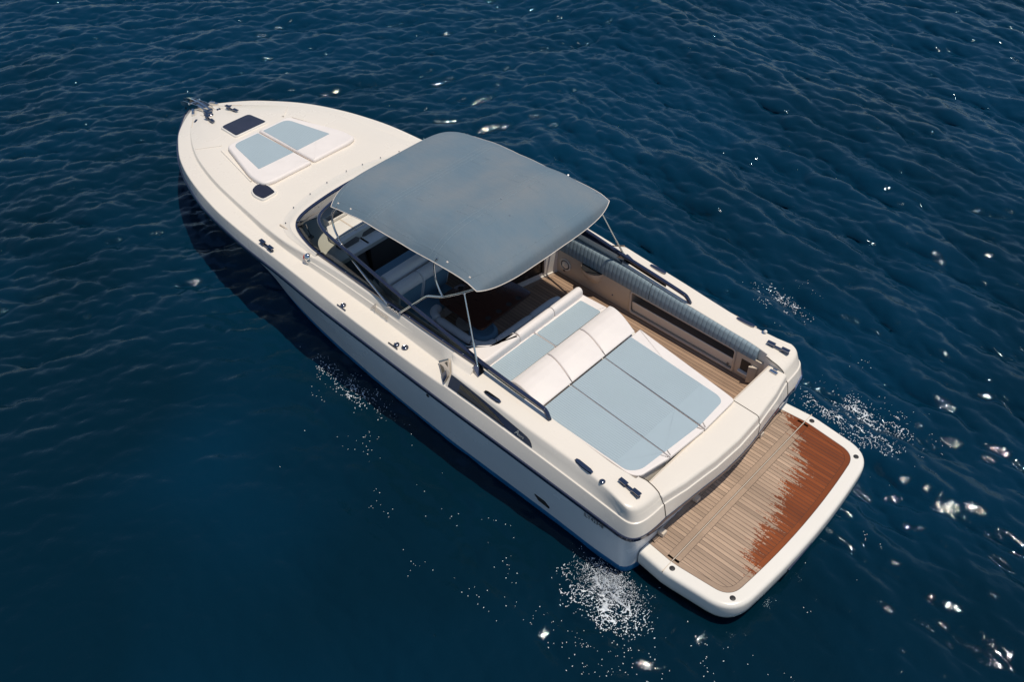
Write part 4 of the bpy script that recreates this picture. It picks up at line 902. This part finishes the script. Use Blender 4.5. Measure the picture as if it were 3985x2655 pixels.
# ---------------------------------------------------------------- deck hardware
def part_copy(proto, loc, rotz=0, parent=None):
    o = proto.copy(); COL.objects.link(o); o.parent = parent or proto.parent
    o.location = Vector(loc)-world_loc(o.parent); o.rotation_euler = (0, 0, rotz); return o
cl_ = MB()
for sx in (-1, 1):
    cl_.obox((sx*.112, 0, .052), (.062, 0, 0), (0, .031, 0), (0, 0, .0085))
    cl_.obox((sx*.062, 0, .028), (.011, 0, 0), (0, .016, 0), (0, 0, .026))
cl_.obox((0, 0, .018), (.066, 0, 0), (0, .022, 0), (0, 0, .008)); cl_.obox((0, 0, .003), (.175, 0, 0), (0, .012, 0), (0, 0, .003))
cl_.obox((.112, 0, .004), (.055, 0, 0), (0, .024, 0), (0, 0, .004)); cl_.obox((-.112, 0, .004), (.055, 0, 0), (0, .024, 0), (0, 0, .004))
cleat = cl_.build("cleat", DSTEEL, YACHT, smooth=0, bevel=.004, loc=(0, 0, 0)); cleat.location = Vector((1.59, 1.715, 1.346))-world_loc(YACHT); cleat.rotation_euler = (0, 0, math.radians(-5))
part_copy(cleat, (1.59, -1.715, 1.346), math.radians(5), YACHT)
for s in (1, -1): part_copy(cleat, (12.97, .255*s, foredeck_z(12.97, .25)+.003), math.radians(-6*s), YACHT)
part_copy(cleat, (8.83, 1.925, zS(8.83)+.018), math.radians(-2), YACHT); part_copy(cleat, (8.83, -1.925, zS(8.83)+.018), math.radians(2), YACHT)
v_ = MB(); o = [(-.15, .018), (-.11, .032), (.0, .037), (.11, .032), (.15, .018), (.15, -.018), (.11, -.030), (-.11, -.030), (-.15, -.018)]
v_.loft([[Vector((x*k, y*k, z)) for x, y in o] for k, z in ((1, 0), (1, .010), (.93, .020), (.5, .023))], closed=True, cap=True)
vent = v_.build("deck_vent", DSTEEL, YACHT, smooth=30, loc=(0, 0, 0)); L0 = world_loc(YACHT)
vent.location = Vector((3.85, 1.845, zT(3.85)+.004))-L0
part_copy(vent, (2.23, 1.845, zT(2.23)+.004), math.radians(-4), YACHT); part_copy(vent, (3.85, -1.845, zT(3.85)+.004), 0, YACHT); part_copy(vent, (2.23, -1.845, zT(2.23)+.004), math.radians(4), YACHT)
def cap_(x, y, z, r=.045, mat=DSTEEL, name="deck_filler", h=.016):
    return MB().lathe((x, y, z), [(r, 0), (r, h*.5), (r*.8, h), (r*.62, h*.7), (r*.5, h), (0, h)], 20).build(name, mat, YACHT, smooth=50)
cap_(1.91, 1.862, 1.352, .042); cap_(1.92, -1.862, 1.352, .04, STEEL); MB().sphere((1.90, -1.865, 1.385), .028, 10, 6).build("stern_lamp", GELW, YACHT)
sz = lambda x: zS(x)+.016
cap_(5.53, 1.925, sz(5.53), .052); cap_(6.86, 1.97, sz(6.86), .044); cap_(5.66, 1.97, sz(5.66), .044)
for x in (6.84, 5.68): MB().obox((x, 2.025, sz(x)+.004), (.10, 0, 0), (0, .008, 0), (0, 0, .004)).build("fairlead_strip", DSTEEL, YACHT, smooth=0)
# navigation lamp on the port coaming (and its twin)
for s in (1, -1):
    lm = MB().sphere((8.03, 1.705*s, 1.515), .062, 16, 12, (1.0, 1.0, 1.15)).lathe((8.0, 1.69*s, 1.455), [(.070, 0), (.072, .02), (.06, .05)], 18).build("navigation_lamp", STEEL, YACHT, smooth=60)
    MB().sphere((8.052, 1.715*s, 1.515), .056, 12, 8, (.95, 1.02, .9)).build("lamp_lens", RED if s > 0 else plain('green_lens', (.02, .3, .1), .15), lm)
# scoop: front opening and long side panel with grille on both coamings
for s in (1, -1):
    def sp_(a, b, o=0):
        """point on the oblique scoop front: a 0 inboard..1 outboard, b 0 bottom..1 top"""
        bt = Vector((4.98, 1.775, 1.345)).lerp(Vector((4.585, 2.035, 1.31)), a); tp_ = Vector((4.765, 1.725, 1.505)).lerp(Vector((4.55, 1.919, 1.505)), a)
        n_ = Vector((.55, .45, .45)).normalized(); p = bt.lerp(tp_, b)+n_*o; return Vector((p.x, p.y*s, p.z))
    def plate(a0, a1, b0, b1, o, nm, mat, par):
        return MB().loft([[sp_(a0, b0, o), sp_(a0, b1, o)], [sp_(a1, b0, o), sp_(a1, b1, o)]]).build(nm, mat, par, smooth=0)
    sc_ = plate(.05, .97, .08, .93, .026, "scoop_opening", LINER, deck)
    plate(.22, .74, .14, .80, .031, "scoop_mesh", MESHM, sc_); plate(.06, .13, .10, .9, .033, "scoop_trim", DSTEEL, sc_); plate(.62, .96, .09, .60, .035, "scoop_lip", NAVY, sc_)
    def side_(x, t, o=.004):
        """point on the sloping coaming side between ridge (t=0) and deck edge (t=1)"""
        P = st_side(min(x, 4.57)); a, b = Vector(P[2]), Vector(P[5]); p = a.lerp(b, t); p.x = x; n_ = Vector((0, b.z-a.z, a.y-b.y)).normalized(); p += n_*o; return Vector((p.x, p.y*s, p.z))
    X = [4.55, 4.45, 4.3, 4.1, 3.9, 3.7, 3.5, 3.3, 3.2, 3.12, 3.06, 3.02, 2.995]; Tt = [.88, .87, .84, .80, .75, .70, .64, .58, .54, .50, .42, .28, .12]
    pn = MB().loft([[side_(x, t) for t in (.07, .07+(tt-.07)*.5, tt)] for x, tt in zip(X, Tt)]).build("side_panel", NAVY, deck, smooth=40)
    tag(pn, "glossy navy inset panel with mesh grille and silver script")
    Xg = [4.36, 4.2, 4.0, 3.8, 3.62, 3.56]; t0 = [.22, .22, .22, .22, .22, .23]; t1 = [.72, .70, .64, .52, .36, .25]
    MB().loft([[side_(x, a, .007), side_(x, b, .007)] for x, a, b in zip(Xg, [.42, .40, .36, .31, .26, .24], t1)]).build("side_grille", MESHM, pn, smooth=0)
    MB().loft([[side_(x, .10, .010), side_(x, .2, .018), side_(x, a, .008)] for x, a in zip([4.36, 4.2, 4.0, 3.8, 3.62, 3.50], [.42, .40, .36, .31, .26, .22])]).build("grille_lip", SCREEN, pn, smooth=50)
    if s > 0:
        letters("panel_script", "A", .10, side_(3.315, .20, .008), (-1, .01, -.04), side_(3.3, .9)-side_(3.3, .1), LETSIL, pn, shear=.2)
        letters("panel_script", "moris", .062, side_(3.255, .20, .008), (-1, .01, -.04), side_(3.3, .9)-side_(3.3, .1), LETSIL, pn, shear=.2, xs=.7)
# foredeck hatch and port deck window
hz = lambda x, y: foredeck_z(x, 0)-.0+(-.02*abs(y))
def hatch(poly_f, poly_g, rf, zf, nm, fmat=GELW):
    of = outline(poly_f, rf, 5); rows = [[Vector((p.x, p.y, zf(p.x, p.y)+h)) for p in inset(of, d)] for d, h in ((-.004, -.01), (0, .022), (.008, .032), (.03, .034))]
    f = MB().loft(rows, closed=True).build(nm, fmat, YACHT, smooth=40)
    og = outline(poly_g, rf, 5); g0 = [Vector((p.x, p.y, zf(p.x, p.y)+.030)) for p in og]; g1 = [Vector((p.x, p.y, zf(p.x, p.y)+.038)) for p in inset(og, .004)]
    gl = MB().loft([g0, g1], closed=True).add(g1, [tuple(range(len(g1)))]).build("hatch_glass", HATCHG, f, smooth=30); return f
fh = hatch([(12.50, -.335), (12.50, .335), (11.905, .375), (11.905, -.375)], [(12.475, -.312), (12.475, .312), (11.935, .345), (11.935, -.345)], .085, hz, "foredeck_hatch")
tag(fh, "white framed smoked foredeck hatch")
dz = lambda x, y: foredeck_z(x, y)
D_f = [(9.775, .985), (9.775, 1.285), (10.02, 1.31), (10.2, 1.25), (10.275, 1.10), (10.24, .97), (10.05, .94)]
D_g = [(9.80, 1.005), (9.80, 1.265), (10.02, 1.285), (10.18, 1.232), (10.248, 1.10), (10.22, .992), (10.05, .965)]
dw = hatch(D_f, D_g, [.06, .06, .12, .1, .1, .08, .1], dz, "deck_window"); tag(dw, "small rounded smoked deck window with white rim")
# bow: roller, windlass, chocks
rl = MB()
for y in (.095, -.095): rl.loft([[Vector((x, y+d, z)) for x, z in ((13.40, 1.235), (13.40, 1.30), (13.62, 1.315), (14.20, 1.20), (14.33, 1.135), (14.30, 1.07), (13.95, 1.08))] for d in (-.006, .006)], closed=True, cap=True)
rl.box(13.40, 14.0, -.09, .09, 1.20, 1.212)
roller = rl.build("bow_roller", STEEL, YACHT, smooth=0, bevel=.004)
MB().lathe((14.15, -.09, 1.13), [(.04, 0), (.022, .09), (.04, .18)], 14, (0, 1, 0)).build("roller_wheel", BLACK, roller)
MB().tube([(13.93, -.12, 1.24), (13.93, .12, 1.24)], .012, 8).sphere((13.93, .12, 1.24), .022, 8, 6).sphere((13.93, -.12, 1.24), .022, 8, 6).build("roller_pin", STEEL, roller)
wl_ = MB().obox((13.29, .10, foredeck_z(13.29, .1)+.02), (.11, -.03, 0), (.02, .05, 0), (0, 0, .016)).obox((13.33, .02, foredeck_z(13.3, 0)+.022), (.03, 0, 0), (0, .05, 0), (0, 0, .02)).lathe((13.17, .11, foredeck_z(13.17, .1)), [(.055, 0), (.055, .02), (.035, .03), (.05, .06), (0, .062)], 16)
wl_.build("windlass", DSTEEL, YACHT, smooth=30, bevel=.004)
cap_(13.27, -.135, foredeck_z(13.27, .13), .042)
for (x, y, r_) in ((13.65, .215, -.55), (13.65, -.255, .5)):
    c_, s_ = math.cos(r_), math.sin(r_); z = foredeck_z(x, abs(y))
    MB().obox((x, y, z+.028), (.10*c_, .10*s_, 0), (-.028*s_, .028*c_, 0), (0, 0, .028)).obox((x+.02*c_, y+.02*s_, z+.066), (.05*c_, .05*s_, 0), (-.022*s_, .022*c_, 0), (0, 0, .012)).build("bow_chock", STEEL, YACHT, smooth=0, bevel=.008)
for s in (1, -1):
    z = foredeck_z(13.285, .39); MB().obox((13.285, .385*s, z+.006), (.028, -.042*s, 0), (.018, .012*s, 0), (0, 0, .005)).build("deck_slot", DSTEEL, YACHT, smooth=0, bevel=.002)
    groove([(13.41, .195*s, foredeck_z(13.41, .19)+.001), (13.22, .215*s, foredeck_z(13.22, .21)+.001)], "locker_seam", .004, LINER)
    groove([(13.43, .365*s, foredeck_z(13.43, .36)+.002), (13.13, .575*s, foredeck_z(13.13, .57)+.002)], "locker_seam", .004, LINER)
MB().loft([[Vector((13.67, -.115, foredeck_z(13.67, .11)+.05)), Vector((13.31, -.17, foredeck_z(13.31, .17)+.003))], [Vector((13.46, -.105, foredeck_z(13.46, .1)+.004)), Vector((13.325, -.10, foredeck_z(13.32, .1)+.003))]]).build("anchor_pocket", GELW, deck, smooth=0)
# anchor, carried in the roller
AN = empty("anchor", (13.9, 0, 1.2), "polished steel anchor stowed in the bow roller, one fluke tip showing beside the stem", "anchor")
MB().loft([[Vector((x, y, z)) for y, z in ((-.016, z0), (.016, z0), (.016, z1), (-.016, z1))] for x, z0, z1 in ((13.36, 1.265, 1.30), (13.7, 1.255, 1.315), (14.1, 1.20, 1.265), (14.34, 1.10, 1.17), (14.36, .9, 1.04))], closed=True, cap=True).build("shank", STEEL, AN, smooth=40)
MB().loft([[Vector(p) for p in ((14.22, 0, .93), (14.30, .13, .85), (14.02, .09, .70), (13.98, 0, .74))], [Vector(p) for p in ((14.21, 0, .91), (14.28, .125, .835), (14.02, .08, .685), (13.98, 0, .72))]], closed=True, cap=True).mirror().build("fluke", DSTEEL, AN, smooth=0)
ch = MB()
for k in range(8):
    t = k/7; c = Vector((13.36, 0, 1.285)).lerp(Vector((13.27, .07, 1.30)), t); d = (Vector((.02, -.012, 0)), Vector((0, 0, .010))) if k % 2 else (Vector((.02, -.012, 0)), Vector((.006, .010, 0)))
    ch.tube([c+d[0]*math.cos(a)*.7+d[1]*math.sin(a) for a in np.linspace(0, 2*math.pi, 9)], .0035, 5)
ch.build("chain", STEEL, AN)
# ================================================================ THE SEA
def ocean_field(n, Lx, wind_deg, seed, lam0, spread, wmin, power=4.0):
    """one FFT height field with a directional chop spectrum; returns unit-rms height"""
    rng = np.random.default_rng(seed)
    k1 = np.fft.fftfreq(n, Lx/n)*2*np.pi; kx, ky = np.meshgrid(k1, k1, indexing='ij'); k = np.hypot(kx, ky); k[0, 0] = 1e-6
    wd = np.radians(wind_deg); c = (kx*np.cos(wd)+ky*np.sin(wd))/k
    kp = 2*np.pi/lam0
    S = np.exp(-1.1*(kp/k)**2)/k**power*(np.abs(c)**spread+.03)*np.exp(-(k*wmin)**2)
    S[0, 0] = 0
    h = (rng.normal(size=(n, n))+1j*rng.normal(size=(n, n)))*np.sqrt(S)
    H = np.fft.ifft2(h).real; sdev = H.std(); 
    Dx = np.fft.ifft2(-1j*kx/k*h).real/sdev; Dy = np.fft.ifft2(-1j*ky/k*h).real/sdev
    # keep hermitian-consistent displacement by using the real field spectrum
    hr = np.fft.fft2(H); Dx = np.fft.ifft2(-1j*kx/k*hr).real/sdev; Dy = np.fft.ifft2(-1j*ky/k*hr).real/sdev
    return H/sdev, Dx, Dy
NN = 1024; SZ = 46.0; X0, Y0 = -13.0, -29.0
gx = X0+np.arange(NN)*SZ/NN; gy = Y0+np.arange(NN)*SZ/NN; PX, PY = np.meshgrid(gx, gy, indexing='ij')
SS = lambda a, b, x: np.clip((x-a)/(b-a), 0, 1)**2*(3-2*np.clip((x-a)/(b-a), 0, 1))
hA, dxA, dyA = ocean_field(NN, SZ, 86, 11, 1.7, 9, .022, 3.7)
hB, dxB, dyB = ocean_field(NN, SZ, -36, 12, 1.1, 6, .022, 3.7)
hC, dxC, dyC = ocean_field(NN, SZ, 60, 13, .45, .6, .014, 3.6)
hL, dxL, dyL = ocean_field(NN, SZ, 70, 14, 6.0, 4, .3)
# the wind sea runs along the starboard side; ahead of the bow it comes round, and the port quarter lies in the lee of the hull
wB = SS(6.0, 13.0, PX+.35*PY+2.0); wA = 1-wB
lee = 1-.62*SS(-.5, 3.2, PY+.22*(4-PX))*SS(12.5, 8.0, PX)
lee = lee*(1-.25*np.exp(-((PX+1.5)/3)**2-((PY-1)/3.0)**2))
amp = lee
nrm = np.sqrt(wA**2+wB**2)
wA_, wB_ = wA/nrm, wB/nrm
aA, aB, aC, aL = .040, .027, .0048, .035
wash = 1.6*np.exp(-((PX-1.3)/.8)**2-((PY-2.6)/.55)**2)+1.1*np.exp(-((PX-.1)/1.3)**2-((PY-2.7)/.7)**2)+1.3*np.exp(-((PX-.4)/.9)**2-((PY+2.5)/.6)**2)+.7*np.exp(-((PX-2.2)/1.0)**2-((PY+3.4)/.8)**2)+.5*np.exp(-((PX-3.5)/2.2)**2-((PY-3.0)/.6)**2)
Z = amp*(aA*wA_*hA+aB*wB_*hB)+aL*hL*(.4+.6*amp)+aC*hC*(.55+.45*amp+1.0*wash)
chx = 1.15*amp*(aA*wA_*dxA+aB*wB_*dxB); chy = 1.15*amp*(aA*wA_*dyA+aB*wB_*dyB)
edge = SS(0, 3, PX-X0)*SS(0, 3, X0+SZ-PX)*SS(0, 3, PY-Y0)*SS(0, 3, Y0+SZ-PY)
Z *= edge; chx *= edge; chy *= edge
V = np.stack([PX+chx, PY+chy, Z], -1).reshape(-1, 3)
ii = np.arange((NN-1)*(NN)).reshape(NN-1, NN)[:, :NN-1].ravel()
F = np.stack([ii, ii+NN, ii+NN+1, ii+1], -1)
# far water out to the horizon, one sheet with the near water
B = [(X0, Y0), (gx[-1], Y0), (gx[-1], gy[-1]), (X0, gy[-1])]
me = bpy.data.meshes.new("sea")
RF = 4500.0
outer = [(-RF, -RF), (RF, -RF), (RF, RF), (-RF, RF)]
nv = len(V); V = np.concatenate([V, np.array([(x, y, 0.0) for x, y in outer])])
cor = [0, (NN-1)*NN, NN*NN-1, NN-1]
extra = np.array([[nv, nv+1, cor[1], cor[0]], [nv+1, nv+2, cor[2], cor[1]], [nv+2, nv+3, cor[3], cor[2]], [nv+3, nv, cor[0], cor[3]]])
F = np.concatenate([F, extra])
me.vertices.add(len(V)); me.vertices.foreach_set("co", V.astype(np.float32).ravel())
me.loops.add(F.size); me.loops.foreach_set("vertex_index", F.astype(np.int32).ravel())
me.polygons.add(len(F)); me.polygons.foreach_set("loop_start", np.arange(0, F.size, 4, dtype=np.int32)); 
me.polygons.foreach_set("use_smooth", np.ones(len(F), dtype=bool))
me.update(calc_edges=True); me.validate()
def water():
    m, t, p = nodes('sea_water')
    p.inputs['Roughness'].default_value = .035; p.inputs['IOR'].default_value = 1.333; p.inputs['Specular IOR Level'].default_value = .62; p.inputs['Specular Tint'].default_value = (.62, .84, 1, 1)
    tc = N(t, 'ShaderNodeTexCoord')
    n1 = N(t, 'ShaderNodeTexNoise', inp={'Scale': .16, 'Detail': 2}); t.links.new(tc.outputs['Object'], n1.inputs['Vector'])
    cr = N(t, 'ShaderNodeValToRGB'); e = cr.color_ramp.elements
    e[0].position = .35; e[0].color = (.0002, .0125, .0240, 1); e[1].position = .68; e[1].color = (.0004, .0240, .0540, 1)
    sp = N(t, 'ShaderNodeSeparateXYZ'); t.links.new(tc.outputs['Object'], sp.inputs[0])
    gy_ = N(t, 'ShaderNodeMath', operation='MULTIPLY_ADD', inp={1: -.55}); t.links.new(sp.outputs['X'], gy_.inputs[0]); t.links.new(sp.outputs['Y'], gy_.inputs[2])
    g2 = N(t, 'ShaderNodeMapRange', inp={'From Min': 2.0, 'From Max': -14.0, 'To Min': -.12, 'To Max': .16}); t.links.new(gy_.outputs[0], g2.inputs['Value'])
    sm_ = N(t, 'ShaderNodeMath', operation='ADD'); t.links.new(n1.outputs['Fac'], sm_.inputs[0]); t.links.new(g2.outputs[0], sm_.inputs[1])
    t.links.new(sm_.outputs[0], cr.inputs[0]); t.links.new(cr.outputs[0], p.inputs['Base Color'])
    n2 = N(t, 'ShaderNodeTexNoise', inp={'Scale': 13, 'Detail': 4, 'Roughness': .6}); t.links.new(tc.outputs['Object'], n2.inputs['Vector'])
    n3 = N(t, 'ShaderNodeTexNoise', inp={'Scale': 34, 'Detail': 2}); t.links.new(tc.outputs['Object'], n3.inputs['Vector'])
    ad = N(t, 'ShaderNodeMath', operation='MULTIPLY_ADD', inp={1: .30}); t.links.new(n3.outputs['Fac'], ad.inputs[0]); t.links.new(n2.outputs['Fac'], ad.inputs[2])
    b = N(t, 'ShaderNodeBump', inp={'Strength': 1.0, 'Distance': .006}); t.links.new(ad.outputs[0], b.inputs['Height']); t.links.new(b.outputs[0], p.inputs['Normal'])
    return m
me.materials.append(water())
sea = bpy.data.objects.new("sea", me); COL.objects.link(sea); sea['kind'] = 'structure'
def sea_z(x, y):
    i = int(min(NN-1, max(0, (x-X0)/SZ*NN))); j = int(min(NN-1, max(0, (y-Y0)/SZ*NN))); return float(Z[i, j])

# ---------------------------------------------------------------- wash: foam lace, spray and glint specks
def lace(name, cx, cy, rx, ry, dens, seed, res=.011, zoff=.008, label=None):
    """torn lacy foam lying on the water: small faces kept where ridged noise is strong"""
    rng = np.random.default_rng(seed); nx, ny = int(2*rx/res), int(2*ry/res)
    def noise(sc):
        kx = np.fft.fftfreq(nx, res)*2*np.pi; ky = np.fft.fftfreq(ny, res)*2*np.pi; K = np.hypot(*np.meshgrid(kx, ky, indexing='ij'))
        s = np.exp(-((K-2*np.pi/sc)/(2*np.pi/sc*.55))**2); f = np.fft.ifft2((rng.normal(size=(nx, ny))+1j*rng.normal(size=(nx, ny)))*s).real; return f/f.std()
    a = 1-2.0*np.abs(noise(.20)); b = 1-2.0*np.abs(noise(.085)); c = noise(.5)
    xs = (np.arange(nx)+.5)*res-rx; ys = (np.arange(ny)+.5)*res-ry; gx_, gy_ = np.meshgrid(xs, ys, indexing='ij')
    fall = np.exp(-((gx_/rx/.55)**2+(gy_/ry/.55)**2))
    keep = np.maximum(a, b*.97) > 1.0-.72*dens*np.clip(fall*1.25+.22*c*np.sqrt(fall)-.12, 0, 1)
    mb = MB(); idx = {}
    def vid(i, j):
        if (i, j) not in idx:
            x, y = cx-rx+i*res, cy-ry+j*res; jx, jy = rng.normal(size=2)*res*.18
            idx[(i, j)] = len(mb.v); mb.v.append((x+jx, y+jy, sea_z(x, y)+zoff+.01*max(0, float(a[min(i, nx-1), min(j, ny-1)]))))
        return idx[(i, j)]
    for i in range(nx):
        for j in range(ny):
            if keep[i, j]: mb.f.append((vid(i, j), vid(i+1, j), vid(i+1, j+1), vid(i, j+1)))
    if not mb.f: return None
    o = mb.build(name, FOAM, None, smooth=60, weld=0, recalc=False); o['kind'] = 'stuff'
    if label: tag(o, label, "foam")
    return o
lace("sea_foam", 1.25, 2.45, .85, .55, 1.05, 3, label="white splash foam where the port quarter meets the water")
lace("sea_foam", .35, -2.55, 1.3, .62, .70, 5, label="thin white foam lace off the starboard side of the bathing platform")
lace("sea_foam", 2.75, -4.2, .8, .5, .40, 8, label="scattered foam flecks on the water off the starboard quarter")
lace("sea_foam", 6.6, 2.25, 1.6, .40, .22, 9, label="thin foam flecks along the port side of the hull")
def spray(name, cx, cy, n, sx, sy, hz, seed, label, streak=.3):
    rng = random.Random(seed); mb = MB()
    for k in range(n):
        u_ = abs(rng.gauss(0, 1)); x = cx+rng.gauss(0, sx); y = cy+rng.gauss(0, sy)
        h = max(0, rng.expovariate(1/hz)*math.exp(-((x-cx)/sx/1.3)**2-((y-cy)/sy/1.3)**2)); r = rng.uniform(.0018, .0055)
        z = sea_z(x, y)+.004+h
        if rng.random() < streak:
            d = Vector((rng.gauss(0, .5), rng.gauss(.4, .4), rng.gauss(.2, .5))).normalized()*rng.uniform(.010, .040)
            p = Vector((x, y, z)); mb.tube([p-d, p+Vector((0, 0, .01)), p+d], [r*.3, r*.8, r*.3], 5)
        else: mb.sphere((x, y, z), r, 6, 4)
    o = mb.build(name, FOAM, None, smooth=80, weld=0, recalc=False); o['kind'] = 'stuff'; return tag(o, label, "spray")
spray("sea_spray", 1.35, 2.28, 2600, .24, .15, .09, 21, "white spray thrown up at the port quarter", .12)
spray("sea_spray", .35, -2.5, 420, .55, .28, .03, 22, "fine white spray beside the starboard side of the bathing platform", .3)

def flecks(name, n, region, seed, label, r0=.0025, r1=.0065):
    """bright solid specks imitating sun glints, scattered on the chop, in wind-drawn clusters"""
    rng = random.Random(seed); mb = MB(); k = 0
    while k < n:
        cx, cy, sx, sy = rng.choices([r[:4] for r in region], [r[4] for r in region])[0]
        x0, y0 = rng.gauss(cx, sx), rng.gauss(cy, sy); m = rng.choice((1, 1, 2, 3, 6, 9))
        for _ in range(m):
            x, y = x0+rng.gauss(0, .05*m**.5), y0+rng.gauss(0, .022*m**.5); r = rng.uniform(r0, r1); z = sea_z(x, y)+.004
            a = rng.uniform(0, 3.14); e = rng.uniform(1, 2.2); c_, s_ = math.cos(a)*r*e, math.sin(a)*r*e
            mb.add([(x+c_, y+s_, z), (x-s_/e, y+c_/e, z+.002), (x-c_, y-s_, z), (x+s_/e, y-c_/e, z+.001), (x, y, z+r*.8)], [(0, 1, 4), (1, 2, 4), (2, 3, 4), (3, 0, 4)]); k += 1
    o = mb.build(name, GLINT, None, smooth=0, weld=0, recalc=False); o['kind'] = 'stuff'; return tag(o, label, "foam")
GLINT = plain('bright_glint_speck', (.86, .86, .85), .4, var=.05)  # white geometry specks that imitate sun glints on the chop
flecks("glint_flecks", 480, [(.7, 2.9, .55, .32, 5), (-.2, 3.0, .7, .5, 3), (-1.0, 2.3, .6, .7, 2), (2.2, 3.1, .8, .35, 2), (4.2, 3.0, 1.4, .45, 2), (6.3, 2.6, 1.0, .3, .5), (-.4, 3.9, .5, .5, 1)], 31, "white specks imitating sun glints scattered on the water off the port quarter")
flecks("glint_flecks", 130, [(.4, -2.9, .9, .5, 4), (2.6, -4.2, .5, .4, 2), (-.9, -2.2, .5, .7, 2), (-.9, -.9, .35, .7, 1), (4.0, -5.4, .8, .6, .6), (1.0, -4.6, 1.2, .9, .6)], 32, "white specks imitating sun glints scattered on the water off the starboard quarter")
